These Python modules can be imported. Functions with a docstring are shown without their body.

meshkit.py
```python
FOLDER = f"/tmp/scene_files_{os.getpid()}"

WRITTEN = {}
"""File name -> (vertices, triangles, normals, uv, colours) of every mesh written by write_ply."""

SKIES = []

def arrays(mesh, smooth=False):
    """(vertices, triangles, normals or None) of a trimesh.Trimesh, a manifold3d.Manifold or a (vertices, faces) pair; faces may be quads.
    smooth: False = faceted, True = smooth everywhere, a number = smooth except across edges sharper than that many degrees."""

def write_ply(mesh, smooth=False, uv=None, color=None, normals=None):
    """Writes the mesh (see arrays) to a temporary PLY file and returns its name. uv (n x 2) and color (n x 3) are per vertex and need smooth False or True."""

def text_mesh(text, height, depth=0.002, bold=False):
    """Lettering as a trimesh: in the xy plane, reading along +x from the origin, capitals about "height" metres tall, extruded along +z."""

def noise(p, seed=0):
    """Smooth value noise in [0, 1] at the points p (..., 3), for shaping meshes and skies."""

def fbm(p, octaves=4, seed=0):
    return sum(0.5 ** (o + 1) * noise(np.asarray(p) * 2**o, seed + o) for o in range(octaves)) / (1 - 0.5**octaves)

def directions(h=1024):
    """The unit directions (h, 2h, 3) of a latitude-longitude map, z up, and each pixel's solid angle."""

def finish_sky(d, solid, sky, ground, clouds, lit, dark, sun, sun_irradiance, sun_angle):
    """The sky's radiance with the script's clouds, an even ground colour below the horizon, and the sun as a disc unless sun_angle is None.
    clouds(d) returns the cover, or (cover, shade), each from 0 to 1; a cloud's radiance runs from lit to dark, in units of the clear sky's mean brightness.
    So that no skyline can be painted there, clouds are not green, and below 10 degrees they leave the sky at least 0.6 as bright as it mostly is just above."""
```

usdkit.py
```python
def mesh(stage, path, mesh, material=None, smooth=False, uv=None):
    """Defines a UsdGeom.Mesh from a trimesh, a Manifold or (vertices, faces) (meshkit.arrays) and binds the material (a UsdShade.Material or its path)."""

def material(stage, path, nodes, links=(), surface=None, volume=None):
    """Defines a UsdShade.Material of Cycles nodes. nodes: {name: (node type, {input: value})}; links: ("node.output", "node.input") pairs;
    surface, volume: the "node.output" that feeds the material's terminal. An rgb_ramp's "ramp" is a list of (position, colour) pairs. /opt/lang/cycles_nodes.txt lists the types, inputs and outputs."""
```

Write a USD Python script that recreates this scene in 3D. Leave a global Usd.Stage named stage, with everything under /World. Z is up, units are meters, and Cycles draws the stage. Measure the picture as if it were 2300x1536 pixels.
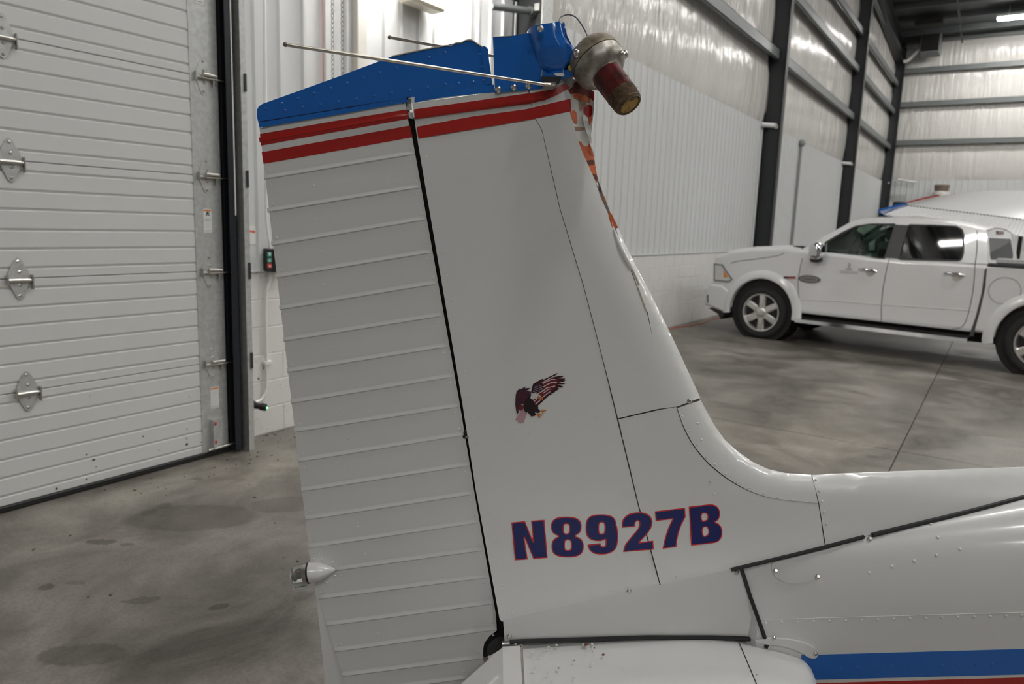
import math, random, numpy as np, trimesh, usdkit, meshkit
from pxr import Usd, UsdGeom, UsdLux, UsdShade, Gf, Sdf
from shapely.geometry import Polygon, LineString, Point, MultiPoint
from shapely import affinity, ops
import shapely
from scipy.spatial import Delaunay
random.seed(7); rng = np.random.default_rng(7)
stage = Usd.Stage.CreateInMemory()
UsdGeom.Xform.Define(stage, '/World'); UsdGeom.Scope.Define(stage, '/World/Looks')

# ---------------------------------------------------------------- camera (26 mm lens, eye height 1.64 m, looking slightly down)
F, YAW, PIT, ROLL, EYE = 1634.16, 0.583857181, 0.162383591, 0.0352947316, 1.6365
cy, sy, cp, sp = math.cos(YAW), math.sin(YAW), math.cos(PIT), math.sin(PIT)
cd = np.array([cy*cp, sy*cp, -sp]); _r = np.array([sy, -cy, 0.0]); _u = np.cross(_r, cd)
cr = math.cos(ROLL)*_r + math.sin(ROLL)*_u; cu = -math.sin(ROLL)*_r + math.cos(ROLL)*_u
C = np.array([0, 0, EYE])
cam = UsdGeom.Camera.Define(stage, '/World/camera')
cam.AddTransformOp().Set(Gf.Matrix4d(*[float(v) for row in (list(cr)+[0], list(cu)+[0], list(-cd)+[0], list(C)+[1]) for v in row]))
cam.CreateHorizontalApertureAttr(36.0); cam.CreateFocalLengthAttr(36.0*F/2300)
cam.CreateFStopAttr(5.6); cam.CreateFocusDistanceAttr(1.5)
cam.CreateExposureAttr(1.55)
LAMP = 30.0          # strength of the fluorescent fixtures
# rows of ceiling fixtures (x, y): the first one is the one in view
LIGHTS = [(31.6, -0.15)] + [(x, y) for x in (24, 16, 8) for y in (-2, -9, -16)] + [(2, -3), (-4, -8), (-9, -4), (-10, -14)]
WALL_LAMP = 42.0
DOOR_LAMP = 34.0      # strip hanging before the overhead door, above the frame; its reflection shows in the pickup's side

# ---------------------------------------------------------------- helpers
def ray(x, y):
    x = np.asarray(x, float); y = np.asarray(y, float)
    return cd*F + cr*(x[..., None]-1150) - cu*(y[..., None]-768)
def on(x, y, axis, val):
    v = ray(x, y); t = (val-C[axis])/v[..., axis]
    return C + v*t[..., None]
T_ = {}
def mat(name, color=(.8,.8,.8), rough=.5, metal=0., coat=0., spec=.5, nodes=None, links=None, bump=None, trans=0., emis=0., **kw):
    """principled material; bump=(scale, strength, distance)"""
    if name in T_: return T_[name]
    n = {'p': ('principled_bsdf', dict(base_color=color, roughness=rough, metallic=metal, coat_weight=coat, specular_ior_level=spec, transmission_weight=trans, **kw))}
    if emis: n['p'][1].update(emission_color=color, emission_strength=emis)
    l = []
    if nodes: n.update(nodes)
    if links: l += links
    if bump:
        n['gb'] = ('geometry', {}); n['nb'] = ('noise_texture', dict(scale=bump[0], detail=3)); n['b'] = ('bump', dict(strength=bump[1], distance=bump[2]))
        l += [('gb.position', 'nb.vector'), ('nb.fac', 'b.height'), ('b.normal', 'p.normal')]
    n = {k: v for k, v in n.items()}
    T_[name] = usdkit.material(stage, '/World/Looks/'+name, n, l, surface='p.BSDF')
    return T_[name]
def mottled(name, c0, c1, scale, rough=.5, detail=4, stretch=(1,1,1), lo=.35, hi=.65, **kw):
    return mat(name, c0, rough, nodes={'g': ('geometry', {}), 'm': ('mapping', dict(scale=stretch)), 'n': ('noise_texture', dict(scale=scale, detail=detail, roughness=.6)), 'r': ('rgb_ramp', dict(ramp=[(lo, c0), (hi, c1)]))},
               links=[('g.position', 'm.vector'), ('m.vector', 'n.vector'), ('n.fac', 'r.fac'), ('r.color', 'p.base_color')], **kw)

names, LOC = {}, {}
def uniq(path):
    k = names.get(path, 0); names[path] = k+1
    return path if k == 0 else f'{path}_{k:03d}'
def tag(p, label=None, cat=None, group=None, kind=None):
    p = p.GetPrim() if hasattr(p, 'GetPrim') else p
    for k, v in (('label', label), ('category', cat), ('group', group), ('kind', kind)):
        if v: p.SetCustomDataByKey(k, v)
    return p
def thing(name, label=None, cat=None, loc=(0,0,0), rotz=0., group=None, kind=None):
    path = uniq('/World/'+name); x = UsdGeom.Xform.Define(stage, path)
    x.AddTranslateOp().Set(Gf.Vec3d(*map(float, loc)))
    if rotz: x.AddRotateZOp().Set(math.degrees(rotz))
    tag(x, label, cat, group, kind)
    LOC[path] = np.asarray(loc, float) if not rotz else np.zeros(3)
    return path
def obj(name, mesh, m, parent=None, smooth=35, label=None, cat=None, group=None, kind=None, local=False):
    """one Mesh prim; vertices are given in world metres (local=True: in the parent's own metres)"""
    path = uniq((parent or '/World')+'/'+name)
    base = np.zeros(3)
    if parent: base = LOC[parent]
    LOC[path] = base
    v, f, n = meshkit.arrays(mesh, smooth)
    if not local: v = v - base
    p = UsdGeom.Mesh.Define(stage, path)
    from pxr import Vt
    p.CreatePointsAttr(Vt.Vec3fArray.FromNumpy(v.astype(np.float32)))
    p.CreateFaceVertexCountsAttr(Vt.IntArray.FromNumpy(np.full(len(f), 3, np.int32)))
    p.CreateFaceVertexIndicesAttr(Vt.IntArray.FromNumpy(f.astype(np.int32).ravel()))
    p.CreateSubdivisionSchemeAttr('none')
    if n is not None:
        p.CreateNormalsAttr(Vt.Vec3fArray.FromNumpy(n.astype(np.float32))); p.SetNormalsInterpolation('vertex')
    UsdShade.MaterialBindingAPI.Apply(p.GetPrim()).Bind(m)
    tag(p, label, cat, group, kind)
    return path
def copy_of(src, loc, rotz=0., label=None, cat=None, group=None):
    path = uniq(src); x = UsdGeom.Xform.Define(stage, path)
    x.AddTranslateOp().Set(Gf.Vec3d(*map(float, loc)))
    if rotz: x.AddRotateZOp().Set(math.degrees(rotz))
    x.GetPrim().GetReferences().AddInternalReference(src)
    x.GetPrim().SetInstanceable(True)
    x.SetXformOpOrder(x.GetOrderedXformOps()[:1+bool(rotz)])
    tag(x, label, cat, group)
    return path
cat_ = trimesh.util.concatenate
def box(c, size, R=None):
    b = trimesh.creation.box(size)
    if R is not None: b.vertices = b.vertices @ np.asarray(R).T
    b.vertices += np.asarray(c, float); return b
def span(a, b):
    a, b = np.minimum(a, b), np.maximum(a, b); return box((a+b)/2, b-a)
def rbox(a, b, r):
    """box between corners a and b with chamfered edges"""
    a, b = np.minimum(a, b).astype(float), np.maximum(a, b).astype(float); pts = []
    for k in range(3):
        for sx in (0,1):
            for sy_ in (0,1):
                for sz in (0,1):
                    p = np.where([sx, sy_, sz], b, a).astype(float); q = p + np.where([sx, sy_, sz], -r, r)
                    q[k] = p[k]; pts.append(q)
    return trimesh.convex.convex_hull(np.array(pts))
def frame(d):
    d = np.asarray(d, float)/np.linalg.norm(d); t = np.array([0,0,1.]) if abs(d[2]) < .9 else np.array([1.,0,0])
    x = np.cross(t, d); x /= np.linalg.norm(x); return x, np.cross(d, x), d
def lathe(p0, d, prof, n=32, squash=1., caps=True):
    """revolve (t along d, r) about the axis p0 + t d"""
    x, y, d = frame(d); ang = np.arange(n)*2*np.pi/n; pr = np.asarray(prof, float)
    v = (np.asarray(p0)+pr[:, 0][:, None, None]*d + pr[:, 1][:, None, None]*(np.cos(ang)[None, :, None]*x + squash*np.sin(ang)[None, :, None]*y)).reshape(-1, 3)
    f = []
    m = len(pr)
    i, j = np.meshgrid(np.arange(m-1), np.arange(n), indexing='ij'); k = (j+1) % n
    q = np.stack([i*n+j, i*n+k, (i+1)*n+k, (i+1)*n+j], -1).reshape(-1, 4)
    f = np.vstack([q[:, [0,1,2]], q[:, [0,2,3]]])
    if not caps: return trimesh.Trimesh(v, f, process=False)
    v = np.vstack([v, np.asarray(p0)+pr[0, 0]*d, np.asarray(p0)+pr[-1, 0]*d]); a, b = len(v)-2, len(v)-1
    jj = np.arange(n); kk = (jj+1) % n
    f = np.vstack([f, np.stack([np.full(n, a), kk, jj], 1), np.stack([np.full(n, b), (m-1)*n+jj, (m-1)*n+kk], 1)])
    t = trimesh.Trimesh(v, f, process=False); t.update_faces(t.area_faces > 1e-14)
    t.merge_vertices(); return t
def cyl(p0, p1, r, n=16, r1=None):
    p0, p1 = np.asarray(p0, float), np.asarray(p1, float); L = np.linalg.norm(p1-p0)
    return lathe(p0, p1-p0, [(0, r), (L, r if r1 is None else r1)], n)
def ball(c, r, sub=2, sc=(1,1,1)):
    s = trimesh.creation.icosphere(sub, r); s.vertices = s.vertices*np.asarray(sc)+np.asarray(c); return s
def curve(pts, n=60):
    """Catmull-Rom through the points"""
    p = np.asarray(pts, float)
    if len(p) < 3: return np.linspace(p[0], p[-1], n)
    P = np.vstack([2*p[0]-p[1], p, 2*p[-1]-p[-2]]); out = []; per = max(2, n//(len(p)-1))
    for i in range(1, len(P)-2):
        t = np.linspace(0, 1, per, endpoint=False)[:, None]; a, b, c, d = P[i-1:i+3]
        out.append(.5*((2*b)+(-a+c)*t+(2*a-5*b+4*c-d)*t**2+(-a+3*b-3*c+d)*t**3))
    return np.vstack([*out, p[-1:]])
def tube(pts, r, n=10):
    p = np.asarray(pts, float); t = np.gradient(p, axis=0); t /= np.linalg.norm(t, axis=1, keepdims=True)+1e-12
    x, _, _ = frame(t[0]); X = []
    for k in range(len(p)):
        x = x - t[k]*(x@t[k]); x /= np.linalg.norm(x); X.append(x)
    X = np.array(X); Y = np.cross(t, X); ang = np.arange(n)*2*np.pi/n
    rr = np.broadcast_to(r, (len(p),))[:, None, None]
    v = p[:, None]+rr*(np.cos(ang)[None, :, None]*X[:, None]+np.sin(ang)[None, :, None]*Y[:, None])
    m = len(p); i, j = np.meshgrid(np.arange(m-1), np.arange(n), indexing='ij'); k = (j+1) % n
    q = np.stack([i*n+j, i*n+k, (i+1)*n+k, (i+1)*n+j], -1).reshape(-1, 4)
    v = np.vstack([v.reshape(-1, 3), p[0], p[-1]]); jj = np.arange(n); kk = (jj+1) % n
    f = np.vstack([q[:, [0,1,2]], q[:, [0,2,3]], np.stack([np.full(n, m*n), kk, jj], 1), np.stack([np.full(n, m*n+1), (m-1)*n+jj, (m-1)*n+kk], 1)])
    return trimesh.Trimesh(v, f, process=False)
def grid(V, closed=False):
    """mesh of a (rows, cols, 3) array of points"""
    V = np.asarray(V, float); m, n = V.shape[:2]; c = n if closed else n-1
    i, j = np.meshgrid(np.arange(m-1), np.arange(c), indexing='ij'); k = (j+1) % n
    q = np.stack([i*n+j, i*n+k, (i+1)*n+k, (i+1)*n+j], -1).reshape(-1, 4)
    return trimesh.Trimesh(V.reshape(-1, 3), np.vstack([q[:, [0,1,2]], q[:, [0,2,3]]]), process=False)
def prism(poly, fn, d0, d1, res=None):
    """extrude a shapely polygon between depths d0 and d1; fn(uv, d) -> world points"""
    polys = [g for g in getattr(poly, 'geoms', [poly]) if g.area > 1e-9]; out = []
    for g in polys:
        if res: g = shapely.segmentize(g, res)
        v, f = trimesh.creation.triangulate_polygon(g, engine='earcut'); v = np.asarray(v)[:, :2]; f = np.asarray(f)
        a, b = fn(v, d0), fn(v, d1); parts = [trimesh.Trimesh(a, f, process=False), trimesh.Trimesh(b, f[:, ::-1], process=False)]
        for ringc in [g.exterior, *g.interiors]:
            c = np.array(ringc.coords); parts.append(grid(np.stack([fn(c, d0), fn(c, d1)])))
        m = cat_(parts); m.merge_vertices(); m.fix_normals(); out.append(m)
    return cat_(out)
def chaikin(p, k=2):
    p = np.asarray(p, float)
    for _ in range(k):
        q = np.roll(p, -1, 0); p = np.stack([.75*p+.25*q, .25*p+.75*q], 1).reshape(-1, 2)
    return p

# ---------------------------------------------------------------- materials
WHITE = (.80,.80,.79)
m_paint = mat('aircraft_white', (.72,.72,.71), .28, coat=.6, coat_roughness=.08)
m_blue = mat('aircraft_blue', (.004,.13,.52), .22, coat=.7, coat_roughness=.05)
m_red = mat('aircraft_red', (.42,.014,.010), .25, coat=.6, coat_roughness=.06)
m_navy = mat('letter_navy', (.012,.018,.13), .4)
m_outline = mat('letter_red', (.62,.03,.03), .4)
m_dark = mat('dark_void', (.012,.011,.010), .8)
m_rubber = mat('black_rubber', (.012,.013,.013), .55)
m_steel = mat('bright_steel', (.62,.60,.56), .3, metal=1.)
m_rod = mat('rod_steel', (.60,.56,.50), .32, metal=1.)
m_galv = mottled('galvanised', (.50,.51,.50), (.62,.63,.62), 30, rough=.4, metal=.45)
m_darksteel = mat('dark_steel', (.035,.037,.040), .5)
m_blackpaint = mat('black_paint', (.010,.010,.012), .4)
m_column = mat('column_paint', (.030,.033,.036), .45)
m_girt = mat('girt_paint', (.17,.185,.185), .4)
m_liner = mat('liner_white', (.67,.68,.68), .35, bump=(3, .10, .02))
m_block = mat('block_paint', (.74,.73,.71), .55, bump=(60, .25, .004))
m_mortar = mat('mortar_paint', (.70,.69,.67), .7)
m_vinyl = mat('vinyl_insulation', (.72,.70,.67), .17, nodes={'g': ('geometry', {}), 'm': ('mapping', dict(scale=(5.0,5.0,.45))), 'n': ('noise_texture', dict(scale=1.6, detail=3, roughness=.6)), 'b': ('bump', dict(strength=.75, distance=.06))},
              links=[('g.position','m.vector'), ('m.vector','n.vector'), ('n.fac','b.height'), ('b.normal','p.normal')])
m_roof = mottled('roof_sheet', (.085,.095,.098), (.12,.13,.132), .7, rough=.6)
m_door = mat('door_white', (.65,.66,.65), .4, bump=(220, .15, .002))
m_trim = mat('trim_white', (.80,.79,.75), .4)
m_conduit = mat('conduit_white', (.80,.80,.79), .35)
m_orange = mat('primer_orange', (.62,.15,.055), .55)
m_brown = mat('burnt_brown', (.12,.035,.022), .6)

# floor: ground concrete with its stains
def floor_mat():
    n = {'g': ('geometry', {}), 'n1': ('noise_texture', dict(scale=1.5, detail=8, roughness=.68, distortion=.5)), 'r1': ('rgb_ramp', dict(ramp=[(.34,(.100,.089,.075)),(.46,(.170,.153,.131)),(.54,(.225,.204,.176)),(.66,(.31,.285,.249))])),
         'n2': ('noise_texture', dict(scale=.55, detail=4)), 'r2': ('rgb_ramp', dict(ramp=[(.40,(.66,.66,.68)),(.58,(1,1,1))])), 'mx': ('mix_color', dict(blend_type='multiply', fac=.8)),
         'v': ('voronoi_texture', dict(scale=1.9, randomness=1.)), 'rv': ('rgb_ramp', dict(ramp=[(.05,(.45,.43,.41)),(.085,(1,1,1))])), 'mv': ('mix_color', dict(blend_type='multiply', fac=.7)),
         'n3': ('noise_texture', dict(scale=70, detail=5)), 'r3': ('rgb_ramp', dict(ramp=[(.3,(.78,.78,.78)),(.6,(1,1,1))])), 'm3': ('mix_color', dict(blend_type='multiply', fac=1.)),
         'wob': ('noise_texture', dict(scale=6, detail=9, roughness=.7)), 'wm': ('mix_vector', dict(fac=.12)), 'wb': ('vector_math', dict(math_type='add', vector2=(0,0,0))),
         'rr': ('rgb_ramp', dict(ramp=[(.35,(.34,.34,.34)),(.65,(.52,.52,.52))])),
         'bp': ('bump', dict(strength=.12, distance=.004)), 'p': ('principled_bsdf', dict(roughness=.4, specular_ior_level=.35))}
    l = [('g.position','n1.vector'),('g.position','n2.vector'),('g.position','n3.vector'),('g.position','wob.vector'),('g.position','wm.a'),('wob.color','wm.b'),('wm.result','v.vector'),
         ('n1.fac','r1.fac'),('n2.fac','r2.fac'),('r1.color','mx.a'),('r2.color','mx.b'),('v.distance','rv.fac'),('mx.result','mv.a'),('rv.color','mv.b'),('n3.fac','r3.fac'),('mv.result','m3.a'),('r3.color','m3.b'),
         ('n1.fac','rr.fac'),('rr.color','p.roughness'),('n3.fac','bp.height'),('bp.normal','p.normal')]
    last = 'm3.result'
    # old spills and damp patches: (x, y, long axis, short axis, turn, darkness)
    for k, (x, y, a, b, t, dk) in enumerate(((2.18,3.47,.40,.20,-.86,.72),(2.62,3.22,.25,.13,-.86,.74),(1.73,3.54,.075,.035,-.86,.5),(1.79,3.42,.035,.018,-.86,.55),(1.36,3.27,.045,.03,-.86,.5),(1.45,3.22,.05,.022,-.86,.68),(1.71,2.57,.04,.028,-.86,.5),(1.55,2.86,.09,.03,-.6,.62),(1.20,2.66,.17,.09,-.86,.66),(1.5,2.2,.45,.30,-.5,.78))):
        x0, y0 = x*.88+.06, y*.88+.06             # the wobble mixes 12% of a 0..1 noise into the position
        n[f's{k}'] = ('mapping', dict(mapping_type='texture', location=(x0, y0, .06), rotation=(0, 0, t), scale=(a*.9, b*.9, 1.)))
        n[f'd{k}'] = ('vector_math', dict(math_type='length')); n[f'q{k}'] = ('rgb_ramp', dict(ramp=[(.55,(dk,dk*.985,dk*.97)),(.80,(dk*.94,dk*.93,dk*.91)),(.92,(1,1,1))])); n[f'x{k}'] = ('mix_color', dict(blend_type='multiply', fac=.9))
        l += [('wm.result', f's{k}.vector'), (f's{k}.vector', f'd{k}.vector1'), (f'd{k}.value', f'q{k}.fac'), (last, f'x{k}.a'), (f'q{k}.color', f'x{k}.b')]; last = f'x{k}.result'
    l.append((last, 'p.base_color'))
    return usdkit.material(stage, '/World/Looks/concrete', n, l, surface='p.BSDF')
m_floor = floor_mat()

# ---------------------------------------------------------------- room
WY, XB, XF, YR = 4.47, 34.4, -22.0, -22.0       # face of the left wall, back wall, front wall, right wall
EAVE, SL = 9.4, .085
def roof_z(x): return EAVE + SL*min(XB-x, x-XF)
# floor slabs between saw cuts
fl = thing('floor', kind='structure')
def fpt(x, y): return on(x, y, 2, 0.0)
JX = [XF-.3, 6.2, 10.77, 15.34, 19.91, 24.48, 29.05, XB+.3]
JY = [YR-.3, -17.8, -13.23, -8.66, -4.09, .475, WY+.4]
obj('floor_base', span((XF-.3, YR-.3, -.25), (XB+.3, WY+.4, -.012)), m_dark, fl, False)
g_ = .004
for i in range(len(JX)-1):
    for j in range(len(JY)-1):
        s_ = span((JX[i]+g_, JY[j]+g_, -.012), (JX[i+1]-g_, JY[j+1]-g_, 0))
        obj('concrete_slab', s_, m_floor, fl, False)

# --- left wall: painted block wainscot, ribbed liner panels, vinyl faced insulation with girts
DX0, DX1 = -1.55, 3.09          # the overhead door opening
wl = thing('wall_left', kind='structure')
obj('wall_backing', cat_([span((DX1, WY+.05, 0), (XB+.3, WY+.3, 10.5)), span((XF-.3, WY+.05, 0), (DX0, WY+.3, 10.5)), span((DX0, WY+.05, 4.6), (DX1, WY+.3, 10.5)), span((DX0, WY+.15, 0), (DX1, WY+.3, 4.6))]), m_mortar, wl, False)
BH, BLN = 1.22/6, .4064
def blocks(x0, x1, first, y=WY-.02):
    for r in range(6):
        x = x0 - (BLN/2 if r % 2 else 0.) - first
        while x < x1:
            a, b = max(x, x0), min(x+BLN, x1)
            if b-a > .03:
                obj('block', rbox((a+.002, y, r*BH+.002), (b-.002, WY+.06, (r+1)*BH-.002), .004), m_block, wl, 20)
            x += BLN
blocks(DX1+.2, 16.0, .12)
obj('mortar', span((DX1+.2, WY-.0165, 0), (16.0, WY+.02, 1.22)), m_mortar, wl, False)
obj('block_wall', span((16.0, WY-.02, 0), (XB, WY+.06, 1.22)), m_block, wl, False)
obj('block_wall', span((XF, WY-.02, 0), (DX0-.2, WY+.06, 1.22)), m_block, wl, False)
obj('drip_edge', span((DX1+.2, WY-.035, 1.222), (XB, WY+.02, 1.232)), m_liner, wl, False)
def ribbed(x0, x1, z0, z1, y, pitch=.2134, rib=.024, depth=.020, axis=0, flip=1):
    """trapezoidal ribbed sheet as a closed slab profile extruded in z"""
    prof, x = [(x0, 0.)], x0
    while x < x1-.02:
        for dx, d in ((.0, 0), (pitch*.5-rib, 0), (pitch*.5-rib*.5, depth), (pitch*.5+rib*.5, depth), (pitch*.5+rib, 0)):
            if x+dx <= x1 and x+dx > prof[-1][0]: prof.append((x+dx, d))
        x += pitch
    prof.append((x1, 0.)); p = np.array(prof)
    V = np.zeros((2, len(p), 3)); V[..., axis] = p[:, 0]; V[..., 1-axis] = y-flip*p[:, 1]; V[0, :, 2] = z0; V[1, :, 2] = z1
    return grid(V)
LT = 3.88
x = DX1+.2
while x < XB-.05:                                   # one liner sheet every 0.854 m
    b = min(x+.8536, XB)
    obj('liner_panel', ribbed(x, b-.003, 1.222, LT, WY), m_liner, wl, False)
    x = b
obj('liner_panel', ribbed(XF, DX0-.2, 1.222, LT, WY), m_liner, wl, False)
obj('liner_panel', ribbed(DX0-.2, DX1+.2, 4.35, 4.9, WY), m_liner, wl, False)
def sag(x0, x1, z0, z1, y, seed, axis=0, flip=1, amp=.05):
    """insulation blanket bulging between girts"""
    n, m = max(8, int((x1-x0)/.09)), 14
    X, Z = np.meshgrid(np.linspace(x0, x1, n), np.linspace(z0, z1, m)); V = np.zeros((m, n, 3))
    t = (Z-z0)/(z1-z0); bul = amp*np.sin(np.pi*t)**.6
    nz = meshkit.fbm(np.stack([X*3.3, Z*.5, np.full_like(X, seed)], -1), 3)-.5
    V[..., axis] = X; V[..., 1-axis] = y-flip*(bul+.055*nz*np.sin(np.pi*t)**.4); V[..., 2] = Z
    return grid(V)
GZ = [LT, 5.24, 6.64, 7.72, 9.0]
COLX = [6.66, 16.12, 25.3, 34.2]
bays = [XF, *COLX]
for bi in range(4):
    x0, x1 = bays[bi], bays[bi+1]
    for k in range(4):
        z1 = GZ[k+1]
        obj('insulation_blanket', sag(x0, x1, GZ[k], z1, WY+.03, bi*7+k), m_vinyl, wl, True)
    obj('insulation_blanket', sag(x0, x1, 9.0, 11.4, WY+.03, bi*7+5), m_vinyl, wl, True)
    for k in range(1, 5):                            # Z-girts between the columns
        z = GZ[k]; a, b = x0+.06, x1-.06
        obj('girt', cat_([span((a, WY-.20, z-.10), (b, WY-.19, z+.10)), span((a, WY-.20, z+.09), (b, WY-.02, z+.10)), span((a, WY-.20, z-.10), (b, WY-.14, z-.09))]), m_girt, wl, False)
# --- back wall
wb = thing('wall_back', kind='structure')
obj('wall_backing', span((XB+.06, YR, 0), (XB+.3, WY+.3, 9.6)), m_mortar, wb, False)
obj('block_wall', span((XB-.02, YR, 0), (XB+.07, WY, 1.22)), m_block, wb, False)
y = WY
for k in range(14):
    b = y-.8536*(1 if k < 13 else 17)
    obj('liner_panel', ribbed(max(b, YR)+.003, y, 1.222, 3.93, XB, axis=1), m_liner, wb, False); y = b
BZ = [3.93, 5.40, 6.90, 8.20, 9.45]
for k in range(4):
    obj('insulation_blanket', sag(YR, WY, BZ[k], BZ[k+1], XB+.03, 40+k, axis=1), m_vinyl, wb, True)
    z = BZ[k+1]
    if k < 3: obj('girt', cat_([span((XB-.20, YR, z-.10), (XB-.19, WY, z+.10)), span((XB-.20, YR, z+.09), (XB-.02, WY, z+.10)), span((XB-.20, YR, z-.10), (XB-.14, WY, z-.09))]), m_girt, wb, False)
obj('eave_strut', span((XB-.25, YR, 9.25), (XB, WY, 9.45)), m_girt, wb, False)
# --- walls behind and beside the photographer
wr = thing('wall_right', kind='structure'); obj('insulation_blanket', span((XF-.3, YR-.2, 0), (XB+.3, YR, 11.4)), mat('dull_wall', (.30,.30,.29), .5), wr, False)
wf = thing('wall_front', kind='structure'); obj('insulation_blanket', span((XF-.2, YR, 0), (XF, WY+.3, 11.4)), mat('dull_wall', (.30,.30,.29), .5), wf, False)
# --- roof: sheets over purlins
ce = thing('ceiling', kind='structure')
xm = (XB+XF)/2
for a, b in ((XF-.3, xm), (xm, XB+.3)):
    V = np.array([[[a, YR-.3, roof_z(a)], [a, WY+.3, roof_z(a)]], [[b, YR-.3, roof_z(b)], [b, WY+.3, roof_z(b)]]]); W = V.copy(); W[..., 2] += .15
    obj('roof_sheet', cat_([grid(V[:, ::-1]), grid(W)]), m_roof, ce, False)
px_ = XB-1.3
while px_ > 4:
    z = roof_z(px_)
    obj('purlin', cat_([span((px_-.006, YR, z-.22), (px_+.006, WY, z)), span((px_-.07, YR, z-.22), (px_+.006, WY, z-.21))]), m_roof, ce, False); px_ -= 1.45
for yb in (2.2, -4.5, -11):
    obj('roof_brace', grid(np.array([[[xm, yb, roof_z(xm)-.26], [xm, yb+.05, roof_z(xm)-.26]], [[XB, yb, roof_z(XB)-.26], [XB, yb+.05, roof_z(XB)-.26]]])), m_roof, ce, False)
# --- steel columns of the end frame
CN = ['first dark steel column, behind the blue fin cap', 'nearest full dark steel column, rising above the pickup hood', 'middle dark steel column, rising behind the pickup windshield', 'dark steel corner column where the long wall meets the far wall']
for k, xc in enumerate(COLX):
    c = thing('steel_column', CN[k], 'column', (xc, WY-.18, 0))
    top = roof_z(xc)-.3
    obj('web', span((xc-.006, WY-.35, 0), (xc+.006, WY-.01, top)), m_column, c, False)
    obj('flange', span((xc-.10, WY-.362, 0), (xc+.10, WY-.35, top)), m_column if k else m_galv, c, False)
    obj('flange', span((xc-.10, WY-.012, 0), (xc+.10, WY, top)), m_column, c, False)
    obj('base_plate', span((xc-.13, WY-.39, 0), (xc+.13, WY, .02)), m_column, c, False)
# rafter of the end frame over the columns
ra = thing('roof_rafter', 'dark steel rafter sloping up along the long wall from the corner column', 'beam', (XB, WY-.18, 9))
def sl(x0, x1, y0, y1, d0, d1):
    V = []
    for x in (x0, x1):
        z = roof_z(x); V += [[x, y, z-d] for y in (y0, y1) for d in (d0, d1)]
    return trimesh.convex.convex_hull(np.array(V))
obj('web', sl(xm, XB-.2, WY-.19, WY-.17, .26, .92), m_column, ra, False)
obj('flange', sl(xm, XB-.2, WY-.32, WY-.04, .90, .93), m_column, ra, False)
obj('flange', sl(xm, XB-.2, WY-.32, WY-.04, .24, .27), m_column, ra, False)

# --- sectional overhead door
DY = 4.30
d1 = thing('door_1', kind='structure', loc=((DX0+DX1)/2, DY, 0))
SH = .61
def panel_profile():
    """inner face of a section: shallow pressed steps (z fraction, depth)"""
    pr = [(0, .004), (.006, 0)]
    for f in (.085, .25, .41, .585, .75, .915):
        pr += [(f-.020, -.001), (f-.004, .0045), (f+.004, .006), (f+.012, .0005)]
    return pr+[(.994, 0), (1, .004)]
SX = DX1-.30
for k in range(7):
    z0 = k*SH+.035; pr = panel_profile()
    V = np.array([[[xx, DY+d, z0+(1-f)*(SH-.003)] for f, d in pr] for xx in (DX0, SX)])
    obj('door_panel', cat_([grid(V), span((DX0, DY+.01, z0), (SX, DY+.045, z0+SH-.003))]), m_door, d1, False)
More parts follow.
